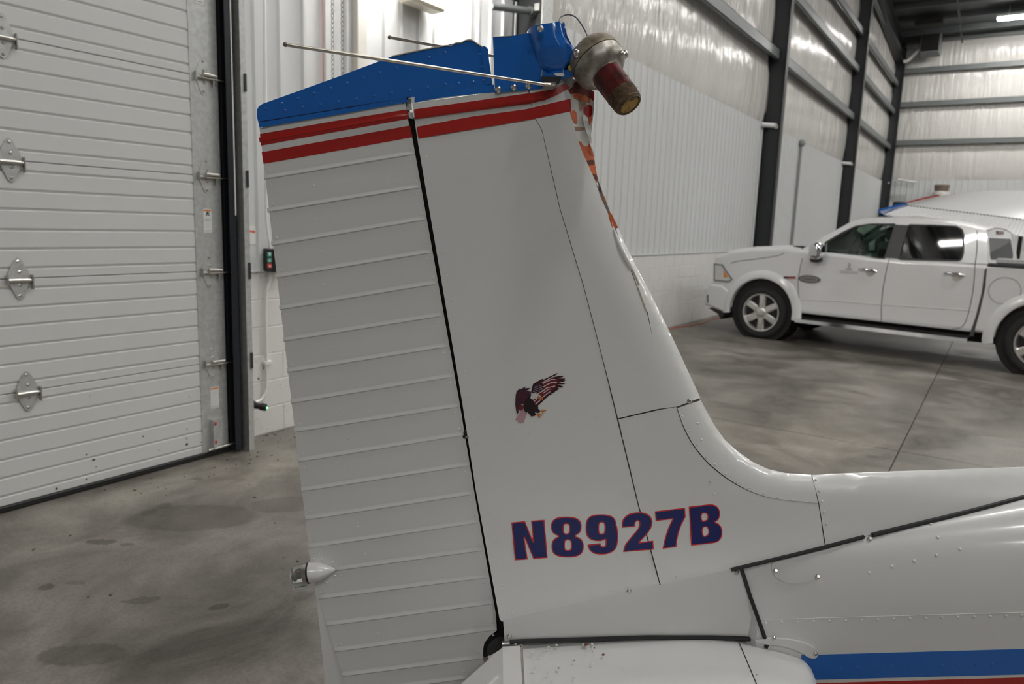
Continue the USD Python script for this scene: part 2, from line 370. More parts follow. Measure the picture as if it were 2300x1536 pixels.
# galvanised end stile strip and hinges
st = obj('end_stile', span((SX-.005, DY-.004, .035), (SX+.19, DY+.04, 7*SH)), m_galv, d1, False)
def hinge_plate(xc, zc, w=.105, h=.215):
    pts = [(0, .5), (.14, .44), (.42, .16), (.48, .02), (.48, -.06), (.30, -.26), (.12, -.46), (0, -.5)]
    pts = pts+[(-a, b) for a, b in pts[::-1]]
    P = Polygon([(xc+a*w, zc+b*h) for a, b in pts]).buffer(.004)
    return prism(P, lambda uv, d: np.column_stack([uv[:, 0], np.full(len(uv), DY-.004-d), uv[:, 1]]), 0, .004)
def hinge(xc, zc, end=False):
    h = obj('hinge', hinge_plate(xc, zc), m_galv, d1, 20)
    kn = [cyl((xc-.055, DY-.016, zc-.010), (xc+.055, DY-.016, zc-.010), .0105, 12), span((xc-.062, DY-.03, zc-.03), (xc-.056, DY-.003, zc+.02)), span((xc+.056, DY-.03, zc-.06), (xc+.062, DY-.003, zc+.02))]
    obj('pin', cat_(kn), m_steel, h, 40)
    obj('bolt', cat_([lathe((xc+dx, DY-.006, zc+dz), (0,-1,0), [(0,.009),(.004,.009),(.007,.005)], 6) for dx, dz in ((0,.09),(0.004,.035),(0.004,-.035),(0,-.09))]), m_steel, h, False)
    if end:
        obj('roller_stem', cat_([cyl((xc-.02, DY-.03, zc-.012), (xc+.17, DY-.03, zc-.012), .0065, 10), cyl((xc-.02, DY-.035, zc+.008), (xc+.07, DY-.035, zc+.008), .014, 12)]), m_steel, h, 40)
HX = [on(np.array(px_), np.array(py_), 1, DY)[0] for px_, py_ in ((61., 888.), (42., 634.), (22., 364.), (3., 80.))]
for k in range(1, 7):
    z = k*SH+.035
    hinge(HX[min(k, 4)-1], z); hinge(SX+.085, z, True)
    if k < 5: hinge(HX[min(k, 4)-1]-1.35, z)
# vertical roller track with its angle
tx = SX+.20
obj('track', cat_([span((tx, DY-.075, .02), (tx+.055, DY-.07, 4.3)), span((tx+.05, DY-.075, .02), (tx+.055, DY-.02, 4.3)), span((tx, DY-.02, .02), (tx+.055, DY-.015, 4.3))]), mat('track_steel', (.02,.023,.03), .4, metal=.3), d1, False)
obj('track_angle', cat_([span((DX1-.012, DY-.10, 0), (DX1, DY+.18, 4.35)), span((DX1-.012, DY-.104, 0), (DX1+.030, DY-.10, 4.35))]), m_galv, d1, False)
obj('jamb', span((SX+.19, DY+.04, 0), (DX1-.012, DY+.17, 4.35)), m_blackpaint, d1, False)
obj('weather_strip', span((tx+.040, DY-.080, 1.62), (tx+.048, DY-.074, 4.3)), m_trim, d1, False)
for z in (.64, 1.255, 1.86, 2.47): obj('track_clip', span((DX1+.012, DY-.115, z-.055), (DX1+.026, DY-.10, z+.055)), m_darksteel, d1, False)
obj('bottom_seal', rbox((DX0, DY-.012, .001), (DX1-.1, DY+.04, .036), .006), m_rubber, d1, 20)
bb = obj('bottom_bracket', cat_([span((SX+.06, DY-.012, .06), (SX+.15, DY-.004, .26)), span((SX+.055, DY-.045, .06), (SX+.06, DY-.004, .26))]), m_galv, d1, False)
obj('bolt', cat_([lathe((SX+.085, DY-.012, z), (0,-1,0), [(0,.013),(.006,.013),(.010,.007)], 6) for z in (.225, .095)]), mat('red_bolt', (.45,.03,.025), .5), bb, False, label='red painted bolts')
obj('roller_stem', cyl((SX+.02, DY-.03, .055), (tx+.05, DY-.03, .062), .010, 12), m_steel, bb, 40)
# paper labels on the stile
m_paper = mat('label_paper', (.80,.80,.78), .6); m_lab_o = mat('label_orange', (.75,.22,.02), .6); m_lab_k = mat('label_ink', (.10,.10,.10), .7); m_lab_g = mat('label_green', (.25,.50,.36), .7); m_lab_f = mat('label_grey', (.55,.55,.55), .7)
def sticker(xc, z0, z1, w, fig):
    p = obj('warning_label', span((xc-w/2, DY-.0062, z0), (xc+w/2, DY-.004, z1)), m_paper, d1, False)
    Hh = z1-z0; yy = (DY-.0068, DY-.0062)
    obj('orange_band', span((xc-w*.44, yy[0], z1-.10*Hh), (xc+w*.44, yy[1], z1-.03*Hh)), m_lab_o, p, False)
    rows = [span((xc-w*.4, yy[0], z1-(q+.012)*Hh), (xc+w*(.4-.15*((k*7) % 3)/2), yy[1], z1-q*Hh)) for k, q in enumerate(np.arange(.36 if fig else .16, .84, .055))]
    obj('print_lines', cat_(rows), m_lab_f, p, False)
    if fig:
        obj('pictogram', cat_([tube([(xc-.01, yy[0], z1-.14*Hh), (xc+.006, yy[0], z1-.20*Hh), (xc-.012, yy[0], z1-.29*Hh)], .003, 6), tube([(xc+.014, yy[0], z1-.15*Hh), (xc-.014, yy[0], z1-.22*Hh)], .0028, 6), tube([(xc+.004, yy[0], z1-.20*Hh), (xc+.014, yy[0], z1-.29*Hh)], .003, 6), ball((xc+.002, yy[0], z1-.135*Hh), .005, 1)]), m_lab_k, p, 40)
        obj('green_line', span((xc-w*.42, yy[0]-.0004, z1-.47*Hh), (xc+w*.42, yy[0], z1-.44*Hh)), m_lab_g, p, False)
    obj('signature_line', tube([(xc+w*(-.4+.1*k), yy[0], z0+Hh*(.07+.012*(k % 2))) for k in range(9)], .0012, 5), m_lab_k, p, 40)
sticker(SX+.085, 1.505, 1.655, .057, True); sticker(SX+.095, .33, .475, .062, False); sticker(SX+.075, 2.90, 3.08, .062, False)

# --- white trim boards, wall lamp box, chains, conduits
tr1 = obj('trim_1', rbox((4.315, WY-.06, 1.23), (4.425, WY+.01, 5.0), .006), mat('trim_cream', (.74,.72,.66), .45), kind='structure')
tr2 = obj('trim_2', rbox((5.68, WY-.06, 1.23), (5.79, WY+.01, 5.0), .006), m_trim, kind='structure')
wbx = thing('exit_light_box', 'cream box fixture high on the white ribbed wall under the bright lamp', 'light fixture', (5.02, WY-.1, 3.42))
obj('housing', rbox((4.80, WY-.20, 3.42), (5.24, WY-.03, 3.60), .02), mat('cream_plastic', (.82,.78,.66), .4), wbx, 30)
obj('mount', span((4.95, WY-.04, 3.46), (5.09, WY+.01, 3.56)), m_trim, wbx, False)
wlm = thing('wall_lamp', 'long white lamp on the wall above the frame, lighting the ribbed panel', 'lamp', (5.35, WY-.22, 3.95))
obj('housing', cat_([rbox((4.50, WY-.34, 4.02), (5.60, WY-.12, 4.08), .01), span((5.0, WY-.13, 4.03), (5.2, WY+.01, 4.07))]), m_trim, wlm, 30)
obj('diffuser', rbox((4.53, WY-.32, 3.975), (5.57, WY-.14, 4.02), .01), mat('wall_lamp_glow', (1.,.97,.92), .5, emis=WALL_LAMP), wlm, 30)
dlm = thing('hanging_lamp', 'strip lamp hanging on rods before the overhead door, outside the picture', 'lamp', (4.45, 3.45, 7.0))
obj('housing', cat_([rbox((4.36, 2.85, 7.03), (4.54, 4.05, 7.10), .01)]), m_trim, dlm, 30)
for y in (3.1, 3.8): obj('hanger_rod', cyl((4.45, y, 7.09), (4.45, y, 11.2), .006, 6), m_galv, dlm, 30)
obj('diffuser', rbox((4.38, 2.87, 6.99), (4.52, 4.03, 7.03), .01), mat('door_lamp_glow', (1.,.98,.95), .5, emis=DOOR_LAMP), dlm, 30)
def wx(px_, y): return float(on(np.array(float(px_)), np.array(20.), 1, y)[0])
def chain(x, y, z0, z1, lab):
    t = thing('hoist_chain', lab, 'chain', (x, y, z0)); ms, k, z = [], 0, z0
    while z < z1:
        a = np.linspace(0, 2*np.pi, 11)
        p = np.stack([.011*np.cos(a), 0*a, .020*np.sin(a)], 1)
        if k % 2: p = p[:, [1, 0, 2]]
        ms.append(tube(np.array([x, y, z])+p, .003, 5)); z += .033; k += 1
    obj('chain_links', cat_(ms), mat('chain_zinc', (.24,.24,.23), .45, metal=.5), t, True, kind='stuff')
    return t
chain(wx(747, WY-.10), WY-.10, 1.4, 4.2, 'left strand of the galvanised hoist chain hanging before the white wall')
chain(wx(769, WY-.20), WY-.20, 1.4, 4.2, 'right strand of the galvanised hoist chain, nearer the cream trim board')
obj_c = obj('pull_cord', tube([(wx(725, WY-.05), WY-.05, 1.6), (wx(725, WY-.05), WY-.05, 4.4)], .0035, 6), mat('cord_red', (.55,.12,.10), .6), cat='cord', label='thin red cord hanging down the ribbed wall left of the hoist chain')
cd1 = thing('conduit_pipe', 'thin grey conduit running up the ribbed wall to the push-button box', 'pipe', (3.46, WY-.06, 1.4))
obj('pipe', tube(curve([*on(np.array([607.,606.,601.,598.5,598.,596.5,594.5,593.]), np.array([569.,552.,522.,495.,440.,300.,100.,-40.]), 1, WY-.045)], 80), .011, 10), m_conduit, cd1, 40)
cd2 = thing('conduit_pipe', 'white conduit bending down the block wall to the door sensor', 'pipe', (3.44, WY-.04, .4))
obj('pipe', tube(curve([*on(np.array([607.,606.,600.,597.5,597.,598.,598.5,596.,588.,577.]), np.array([612.,630.,652.,675.,720.,800.,855.,880.,896.,903.]), 1, WY-.045)], 120), .0115, 10), m_conduit, cd2, 40)
q_ = on(np.array(601.), np.array(815.), 1, WY-.045); obj('strap', rbox((q_[0]-.03, WY-.058, q_[2]-.014), (q_[0]+.035, WY-.02, q_[2]+.014), .003), m_conduit, cd2, 20)
q_ = on(np.array(573.), np.array(905.), 1, WY-.048); obj('coupling', cyl(q_-[.02,0,.004], q_+[.025,0,.004], .017, 14), m_galv, cd2, 40)
bx_ = float(on(np.array(606.), np.array(588.), 1, WY-.141)[0])
sw = thing('push_button_box', 'black push-button box with green and red buttons on the ribbed wall', 'control box', (3.49, WY-.06, 1.23))
obj('box', rbox((3.415, WY-.135, 1.225), (3.545, WY-.02, 1.39), .006), m_blackpaint, sw, 25)
for k, (z, c, cn) in enumerate(((1.352, (.05,.30,.22), 'button_green'), (1.312, (.05,.30,.22), 'button_green'), (1.272, (.60,.05,.03), 'button_red'))):
    bt = obj('button', rbox((bx_-.019, WY-.141, z-.015), (bx_+.019, WY-.133, z+.015), .003), mat(cn, c, .4), sw, 25, label='red stop button' if k == 2 else None)
    obj('arrow', cat_([span((bx_-.005, WY-.142, z-.008), (bx_+.005, WY-.1405, z+.004)), span((bx_-.010, WY-.142, z+.003 if k == 0 else z-.009), (bx_+.010, WY-.1405, z+.008 if k == 0 else z-.004))]), m_paper, bt, False)
se = thing('door_sensor', 'black photo-eye sensor with a green light beside the door track', 'sensor', (3.2, DY, .28))
obj('bracket', cat_([span((DX1, DY-.04, .27), (DX1+.045, DY-.03, .36)), span((DX1, DY-.04, .27), (DX1+.008, DY+.02, .36))]), m_darksteel, se, False)
obj('body', lathe((DX1+.035, DY-.02, .315), (.55,-.75,-.16), [(0,.018),(.02,.021),(.09,.021),(.10,.026),(.135,.026),(.14,.02)], 18), m_blackpaint, se, 30)
obj('led', ball(np.array((DX1+.035, DY-.02, .315))+.143*np.array((.55,-.75,-.16))/.944, .006, 1), mat('led_green', (.10,1.,.15), .5, emis=3.), se, True, label='lit green indicator')
obj('wire', tube(curve([(3.27, WY-.05, .325), (3.25, WY-.09, .30), (3.22, DY-.06, .29)], 14), .005, 6), m_blackpaint, se, 40)
nt = thing('arrow_label', 'small white label with a red arrow on the ribbed wall by the track', 'label', (3.30, WY-.02, 1.5))
obj('paper', span((3.298, WY-.003, 1.42), (3.372, WY-.001, 1.55)), m_paper, nt, False)
obj('arrow', prism(Polygon([(3.30,1.525),(3.35,1.513),(3.35,1.522),(3.37,1.508),(3.348,1.494),(3.348,1.502),(3.30,1.508)]), lambda uv, d: np.column_stack([uv[:,0], np.full(len(uv), WY-.003-d), uv[:,1]]), 0, .001), mat('arrow_red', (.8,.12,.09), .6), nt, False, label='red painted arrow')
# white pipe brackets from the wall to the columns
for k, xc in enumerate(COLX):
    b = thing('column_bracket', ['white pipe arm at the top of the first column behind the fin cap', 'white arm on the column above the pickup hood', 'white arm on the middle column above the pickup windshield', 'white arm on the corner column by the parked wing'][k], 'bracket', (xc, WY-.2, 3.82))
    if k == 0: obj('arm', cat_([cyl((5.95, WY-.16, 3.66), (xc-.1, WY-.2, 3.76), .035, 14), cyl((xc-.1, WY-.2, 3.76), (xc-.005, WY-.2, 3.765), .045, 14)]), m_girt, b, 40)
    elif k == 3: obj('arm', cyl((xc-.12, WY-.6, 3.92), (xc-.10, WY-1.3, 3.80), .05, 12), m_conduit, b, 40)
    else: obj('arm', cyl((xc-.25, WY+.0, 3.83), (xc-.02, WY-.25, 3.83), .05, 12), m_conduit, b, 40)
    obj('clamp', box((xc-.02, WY-.27, 3.80), (.09, .06, .07)), m_galv, b, False)
rp = obj('wall_pipe', cat_([cyl((19.3, WY-.06, 1.2), (19.3, WY-.06, 3.80), .035, 10), ball((19.3, WY-.07, 3.82), .09, 1)]), mat('pipe_grey', (.30,.31,.31), .5), cat='pipe', label='thin grey pipe with a round cap on the wall between the two dark columns')
# ceiling lamps: one is in view, the others light the hall from outside the frame
clp = thing('ceiling_light', 'long bright fluorescent fixture under the dark roof at upper right', 'ceiling light', (0,0,0))
LOC[clp] = np.zeros(3)
ll = obj('housing', cat_([rbox((-.20,-1.25,.05), (.20,1.25,.12), .01), cyl((0,-.9,.1), (0,-.9,.6), .006, 6), cyl((0,.9,.1), (0,.9,.6), .006, 6)]), m_trim, clp, 30, local=True)
obj('diffuser', rbox((-.18,-1.22,0), (.18,1.22,.05), .015), mat('lamp_glow', (1.,.985,.95), .5, emis=LAMP), clp, 30, local=True)
for k, (x, y) in enumerate(LIGHTS):
    z = roof_z(x)-.62-.12+(.30 if k == 0 else 0)
    if k == 0:
        UsdGeom.Xformable(stage.GetPrimAtPath(clp)).GetOrderedXformOps()[0].Set(Gf.Vec3d(x, y, z))
    else: copy_of(clp, (x, y, z), label='fluorescent fixture further along the roof, outside the picture', cat='ceiling light', group='fixtures outside the picture')
uh = thing('unit_heater', 'dark louvred unit heater hung high in the far corner', 'heater', (33.6, 3.2, 8.7))
obj('cabinet', rbox((33.2, 2.88, 8.62), (34.0, 3.55, 9.45), .02), m_girt, uh, 30)
obj('grille_back', span((33.19, 2.92, 8.70), (33.21, 3.51, 9.36)), m_dark, uh, False)
obj('louvre', cat_([span((33.17, 2.94, 8.74+.07*k), (33.22, 3.49, 8.78+.07*k)) for k in range(9)]), m_dark, uh, False)
for y in (2.95, 3.48): obj('hanger', cyl((33.6, y, 9.4), (33.6, y, 9.5), .02, 8), m_galv, uh, 30)
obj('vent_pipe', tube(curve([(33.5, 4.1, 8.45), (33.5, 3.95, 8.47), (33.4, 3.65, 8.75), (33.4, 3.4, 8.95)], 30), .06, 10), m_conduit, uh, 40)
rv = obj('roof_vent', rbox((31.2, 2.7, 9.22), (31.6, 3.6, 9.42), .02), m_dark, cat='vent', label='flat dark vent under the roof above the unit heater')
can = thing('vent_canister', 'white drum with a brown rim standing high before the far wall', 'canister', (33.6, 1.75, 3.2))
cc = on(np.array(2113.), np.array(440.), 0, 33.7)
obj('drum', lathe((33.7, cc[1], cc[2]-.35), (0,0,1), [(0,.02),(0,.30),(.45,.30),(.52,.26)], 24), mat('drum_white', (.75,.72,.68), .4), can, 40)
obj('cap', lathe((33.7, cc[1], cc[2]+.15), (0,0,1), [(0,.22),(.05,.24),(.25,.27),(.27,.27),(.27,.02)], 24), mat('cap_brown', (.22,.17,.13), .5), can, 40, label='brown flared cap')
obj('bracket', span((33.7, cc[1]-.05, cc[2]-.3), (XB, cc[1]+.05, cc[2]-.2)), m_galv, can, False)
dk = on(np.array(2028.), np.array(453.), 0, 32.5)
db = thing('storage_cabinet', 'dark cabinet against the far wall behind the wing tip', 'cabinet', (32.5, dk[1], 0))
obj('body', rbox((32.5, dk[1]-.45, 0), (33.2, dk[1]+.35, dk[2]), .02), m_blackpaint, db, 30)
obj('door', rbox((32.48, dk[1]-.42, .1), (32.505, dk[1]-.06, dk[2]-.05), .004), m_blackpaint, db, 30); obj('door', rbox((32.48, dk[1]-.04, .1), (32.505, dk[1]+.32, dk[2]-.05), .004), m_blackpaint, db, 30)
ec = obj('extension_cord', tube(curve([(10.4, 4.3, .008), (11.3, 4.38, .008), (11.9, 4.28, .008), (12.5, 4.22, .008), (13.2, 4.3, .008), (14.4, 4.2, .008), (15.2, 4.25, .008)], 60), .009, 8), mat('cord_orange', (.62,.15,.06), .5), cat='cord', label='orange extension cord along the foot of the block wall by the pickup')
# dead leaves and grit swept up at the door
ms = []
for k in range(135):
    if k < 110: x, y, z = 2.0+1.9*rng.random()**.7, WY-.05-.55*rng.random()**2.2, .002
    else: x, y, z = 1.0+2.3*rng.random(), 2.6+1.5*rng.random(), .002
    r = .004+.009*rng.random()**2; b = trimesh.creation.icosphere(0, 1.); b.vertices = b.vertices*[r, r*(.4+.6*rng.random()), r*.35]
    a = rng.random()*6.3; b.vertices = b.vertices @ np.array([[math.cos(a), math.sin(a), 0], [-math.sin(a), math.cos(a), 0], [0,0,1]])+[x, y, z]; ms.append(b)
obj('floor_debris', cat_(ms), mat('debris_brown', (.10,.075,.05), .8), smooth=False, label='dry leaf crumbs and grit on the concrete by the overhead door', cat='debris', kind='stuff')
for par, n_, y in ((d1, 26, DY), (wl, 40, WY-.02)):
    ms = []
    for k in range(n_):
        x, z = (SX-2.2*rng.random()**1.5, .05+.6*rng.random()**2) if par == d1 else (3.15+.5*rng.random(), .02+.6*rng.random()**1.5)
        r = .003+.008*rng.random()**3; b = trimesh.creation.icosphere(0, 1.); b.vertices = b.vertices*[r, .002, r*(.4+.8*rng.random())]+[x, y-.0015, z]; ms.append(b)
    obj('bug_specks', cat_(ms), mat('debris_brown', (.1,.075,.05), .8), par, False, kind='stuff', label='dark bug specks stuck to the paint')

# ================================================================ the aircraft tail in the foreground
DEL = math.radians(1.5)
fw = np.array([cy, sy, 0.]); rt = np.array([sy, -cy, 0.])
A_ = rt*math.cos(DEL)+fw*math.sin(DEL); N_ = -(fw*math.cos(DEL)-rt*math.sin(DEL)); O_ = fw*1.5
BASE = O_.copy()
def W3(s, o, z): return O_+np.asarray(s)[..., None]*A_+np.asarray(o)[..., None]*N_+np.asarray(z)[..., None]*np.array([0,0,1.])
def so(p): d = p-O_; return d@A_, d@N_, p[..., 2]
def PP(x, y, off=0.):
    """point of the picture on the plane at distance off in front of the tail's middle plane -> (s, z)"""
    v = ray(x, y); t = ((O_-C)@N_+off)/(v@N_); p = C+v*t[..., None]; d = p-O_
    return d@A_, p[..., 2]
class Surf:
    """right-hand skin: o(s, z) = distance from the middle plane"""
    def __init__(self, f): self.f = f
    def pts(self, xy, lift=0.):
        xy = np.asarray(xy, float); x, y = xy[..., 0], xy[..., 1]
        lo, hi = np.full(x.shape, -.08), np.full(x.shape, .6)
        for _ in range(40):
            m = (lo+hi)/2; s, z = PP(x, y, m); g = m-self.f(s, z)
            hi = np.where(g > 0, m, hi); lo = np.where(g > 0, lo, m)
        m = (lo+hi)/2; s, z = PP(x, y, m)
        return W3(s, m+lift, z)
def patch(surf, poly, lift=0., thick=.0012, res=14, far=False):
    """sheet with thickness lying on a surface; poly in picture measurements"""
    P = poly if hasattr(poly, 'area') else Polygon(poly)
    if not P.is_valid: P = P.buffer(0)
    out = []
    for g in getattr(P, 'geoms', [P]):
        if g.area < .15: continue
        gs = shapely.segmentize(g, res); x0, y0, x1, y1 = g.bounds
        bd = [np.array(gs.exterior.coords)[:-1]]+[np.array(r.coords)[:-1] for r in gs.interiors]
        X, Y = np.meshgrid(np.arange(x0+res/2, x1, res), np.arange(y0+res/2, y1, res)); q = np.column_stack([X.ravel(), Y.ravel()])
        ins = shapely.contains_xy(g.buffer(-res*.4), q[:, 0], q[:, 1]) if len(q) else np.zeros(0, bool)
        pts = np.vstack(bd+[q[ins]]); pts = np.unique(np.round(pts, 3), axis=0)
        if len(pts) < 3: continue
        tri = Delaunay(pts).simplices; c = pts[tri].mean(1); tri = tri[shapely.contains_xy(g.buffer(.01), c[:, 0], c[:, 1])]
        top, bot = surf.pts(pts, lift), surf.pts(pts, lift-thick)
        a = pts[tri]; cw = np.cross(a[:, 1]-a[:, 0], a[:, 2]-a[:, 0]) > 0; tri[cw] = tri[cw][:, ::-1]
        ms = [trimesh.Trimesh(top, tri, process=False)]
        for b in bd:
            b = np.vstack([b, b[:1]]); ms.append(grid(np.stack([surf.pts(b, lift), surf.pts(b, lift-thick)])))
        out.append(cat_(ms))
    m = cat_(out)
    return m
def mirror(m):
    d = m.vertices-O_; o = d@N_; v = m.vertices-2*o[:, None]*N_
    return trimesh.Trimesh(v, m.faces[:, ::-1], process=False)
# --- outlines in the picture
LE = np.array([(1304,172),(1320,205),(1327,300),(1333,345),(1347,405),(1372,470),(1400,540),(1432,605),(1462,660),(1482,700),(1510,757),(1540,822),(1573,893),(1588,925),(1604,954),(1626,985),(1652,1010),(1688,1036),(1726,1054),(1766,1063),(1822,1066),(1950,1061),(2120,1055),(2300,1049),(2520,1040)], float)
LEs, LEz = PP(LE[:, 0], LE[:, 1], 0.); LEp = np.column_stack([LEs, LEz])
def d_le(s, z):
    p = np.stack([s, z], -1)[..., None, :]; a, b = LEp[:-1], LEp[1:]; ab = b-a
    t = np.clip(((p-a)*ab).sum(-1)/(ab*ab).sum(-1), 0, 1); q = a+t[..., None]*ab; dd = np.linalg.norm(p-q, axis=-1)
    k = dd.argmin(-1); sgn = np.take_along_axis((ab[:, 0]*(p-a)[..., 1]-ab[:, 1]*(p-a)[..., 0]), k[..., None], -1)[..., 0]
    return dd.min(-1)*np.where(sgn <= 0, 1, -1)
SEAM = np.array([(1130,1391),(1250,1363),(1400,1330),(1640,1278),(1800,1240),(1943,1205),(2120,1160),(2300,1116),(2520,1062)], float)
SMs, SMz = PP(SEAM[:, 0], SEAM[:, 1], .05)
def waves(s, z, a=.0011): return a*(meshkit.fbm(np.stack([s*5.2, z*3.1, np.full_like(s, 3.3)], -1), 2)-.5)*2
def fin_o(s, z):
    d = np.maximum(d_le(s, z), 0); R = .085; T = .034+.020*np.clip((.95-z)/.25, 0, 1)
    r = np.clip(d/R, 0, 1); base = T*np.sqrt(np.clip(1-(1-r)**2.2, 0, 1))
    zs = np.interp(s, SMs, SMz); fl_ = np.clip(1-(z-zs)/.11, 0, 1)
    return base + .016*fl_**2*(d > .03) + waves(s, z)*np.clip(d/.1, 0, 1)
FIN = Surf(fin_o)
HU, HL = np.array((925., 222.)), np.array((1128., 1440.))
hs, hz = PP(np.array([HU[0], HL[0]]), np.array([HU[1], HL[1]]), .03)
def hinge_s(z): return hs[0]+(z-hz[0])*(hs[1]-hs[0])/(hz[1]-hz[0])
def rud_o(s, z):
    c = np.clip((hinge_s(z)-s)/.36, 0, 1.2); return .031*(1-c)+.005*c + waves(s, z, .0006)
RUD = Surf(rud_o)

ac = thing('airplane', 'white light airplane tail with blue cap, red stripes and torn leading edge', 'airplane', (BASE[0], BASE[1], 0))
# fin skins, one per riveted sheet (seams are real gaps over the frame beneath)
SE1 = [(1217,292),(1258,470),(1310,640),(1352,800),(1386,941),(1432,1130),(1482,1313)]
skin_main = [(926,232),(1185,196)]+[(1199,262)]+[(p[0]-.6, p[1]) for p in SE1]+[(1400,1336),(1250,1368),(1127,1396),(1122,1390),(1068.5,1100),(1037.5,900),(938.5,320),(928,250)]
fin = obj('fin', patch(FIN, skin_main, 0, .0015, 16), m_paint, ac)
tear = [(1279,250),(1287,278),(1298,319),(1309,348),(1323,378),(1338,412),(1350,446),(1364,476),(1378,508),(1392,536),(1410,590),(1432,650),(1452,699),(1466,760)]
sk_le = [(1187,196),(1230,187),(1262,178),(1281,212)]+tear+[(1478,830),(1482,917),(1388,939)]+[(p[0]+.6, p[1]) for p in SE1[3::-1]]+[(1200,262)]
obj('leading_edge_skin', patch(FIN, sk_le, .0012, .0018, 12), m_paint, fin)
obj('dorsal_skin', patch(FIN, [(1389,942),(1484,920),(1519,914)]+[tuple(q) for q in curve([(1519,914),(1535,960),(1560,1005),(1600,1050),(1660,1092),(1730,1118),(1838,1131)], 48)][1:]+[(1838,1131),(1853,1226),(1800,1239),(1640,1282),(1485,1316),(1434,1130)], 0, .0015, 16), m_paint, fin)
edge_in = LE.copy()
obj('leading_edge_cap', patch(FIN, [(1480,918),(1468,770),(1455,702)]+[(1434,652),(1413,592),(1396,548),(1383,514),(1389,511)]+[tuple(p) for p in LE[6:13]]+[(1520,913)], .0006, .0016, 9), m_paint, fin)
obj('dorsal_fillet', patch(FIN, [(1521,917),(1545,908),(1574,899)]+[tuple(p) for p in LE[13:21]]+[(1830,1095)]+[tuple(q) for q in curve([(1837,1130),(1730,1117),(1661,1090.5),(1601.5,1048.5),(1561.5,1004),(1536.5,959.5),(1521,917)], 48)][:-1], .0012, .0018, 9), m_paint, fin)
obj('dorsal_deck', patch(FIN, [(1824,1067)]+[tuple(p) for p in LE[21:]]+[(2520,1060),(2300,1115),(2120,1159),(1943,1204),(1855,1226),(1840,1131)], 0, .0015, 20), m_paint, fin)
full = [(931,238),(1190,196),(1283,176)]+[tuple(p) for p in LE[1:]]+[tuple(p) for p in SEAM[::-1]]
obj('far_side_skin', mirror(patch(FIN, Polygon(full).buffer(-1), 0, .0015, 24)), m_paint, fin)
core = [(934,250),(1180,205),(1215,300),(1290,560),(1420,850),(1500,905),(1560,990),(1700,1090),(1850,1110),(2060,1085),(2050,1168),(1640,1268),(1175,1368),(1120,1130)]
inner = patch(FIN, core, -.0065, .004, 30)
obj('inner_frame', cat_([inner, mirror(inner)]), mat('seam_grey', (.26,.26,.25), .6), fin)
# hinge gap: rear spar and hinge fittings
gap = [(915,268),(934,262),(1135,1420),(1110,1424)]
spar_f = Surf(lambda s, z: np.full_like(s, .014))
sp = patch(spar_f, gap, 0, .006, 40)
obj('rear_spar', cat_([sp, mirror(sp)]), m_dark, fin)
obj('hinge_bracket', patch(Surf(lambda s, z: np.full_like(s, .020)), [(913,224),(923,222),(924,236),(914,238)], 0, .006, 6), m_paint, fin)
obj('hinge_bracket', patch(Surf(lambda s, z: np.full_like(s, .0225)), [(917,252),(927,253),(929,267),(921,266),(918,260)], 0, .006, 6), m_paint, fin)
obj('hinge_bracket', patch(Surf(lambda s, z: np.full_like(s, .022)), [(911,238),(924,236),(925,246),(913,248)], 0, .004, 6), m_galv, fin)
hb = patch(Surf(lambda s, z: np.full_like(s, .0335)), chaikin([(1047,963),(1043,966),(1041,972),(1043,976),(1038,981),(1043,985),(1049,985),(1050,992),(1046,997),(1050,1001),(1055,997),(1052,980)], 2), 0, .004, 5)
obj('hinge_fitting', hb, m_blackpaint, fin, label='black hinge fitting')
obj('hinge_pin', patch(Surf(lambda s, z: np.full_like(s, .0345)), chaikin([(1044,980),(1052,979),(1054,985),(1046,984)], 2), 0, .003, 4), m_steel, fin)
# rudder
rud_poly = [(583,288),(660,274),(780,254),(911,230),(915,262),(928,320),(1031.5,900),(1064.5,1100),(1114,1380),(1116,1416),(1100,1428),(1088,1444),(1084,1462),(1084,1478),(1130,1600),(795,1600),(769,1516),(752,1462),(735,1406),(710,1321),(700,1290)]
rud = obj('rudder', patch(RUD, rud_poly, 0, .0015, 16), m_paint, ac)
obj('far_side_skin', mirror(patch(RUD, rud_poly, 0, .0015, 30)), m_paint, rud)
obj('trim_tab', cat_([patch(Surf(lambda s, z: np.full_like(s, .002)), [(706,1314),(712,1322),(737,1406),(771,1516),(797,1600),(738,1600),(730,1536),(721,1440),(711,1349)], 0, .004, 20)]), m_paint, rud)
RIBS = [((583,318),(916,259)),((594,402),(930,346)),((601,476),(942,421)),((610,551),(955,493)),((619,624),(968,567)),((628,695),(980,637)),
        ((637,766),(992,709)),((645,836),(1005,778)),((653,905),(1018,846)),((661,970),(1029,913)),((669,1037),(1040,977)),((677,1103),(1052,1045)),((686,1167),(1064,1109)),((694,1230),(1075,1173)),
        ((752,1281),(1086,1235)),((715,1345),(1096,1296)),((733,1405),(1107,1355)),((752,1463),(1116,1413)),((768,1518),(1084,1478)),((780,1560),(1050,1523))]
def rib_mesh(a, b, hgt=.0019):
    a, b = np.array(a, float), np.array(b, float); n = 24; t = np.linspace(0, 1, n)[:, None]; L = a+(b-a)*t
    d = (b-a)/np.linalg.norm(b-a); up = np.array([d[1], -d[0]]); up = up if up[1] < 0 else -up
    prof = [(9., 0), (6.5, .12), (2.2, .85), (.8, 1.), (-.4, .9), (-1.4, .08), (-2.0, 0)]
    e = np.clip(np.minimum(np.minimum((1-t)*45, .25+t*30), 1), .12, 1)
    V = np.stack([RUD.pts(L+up*w, 0)+N_*(hgt*h_*e+.0002) for w, h_ in prof], 1)
    return grid(V)
for k, (a, b) in enumerate(RIBS):
    obj('stiffener_bead', rib_mesh(a, b), m_red if k == 0 else m_paint, rud, 50)
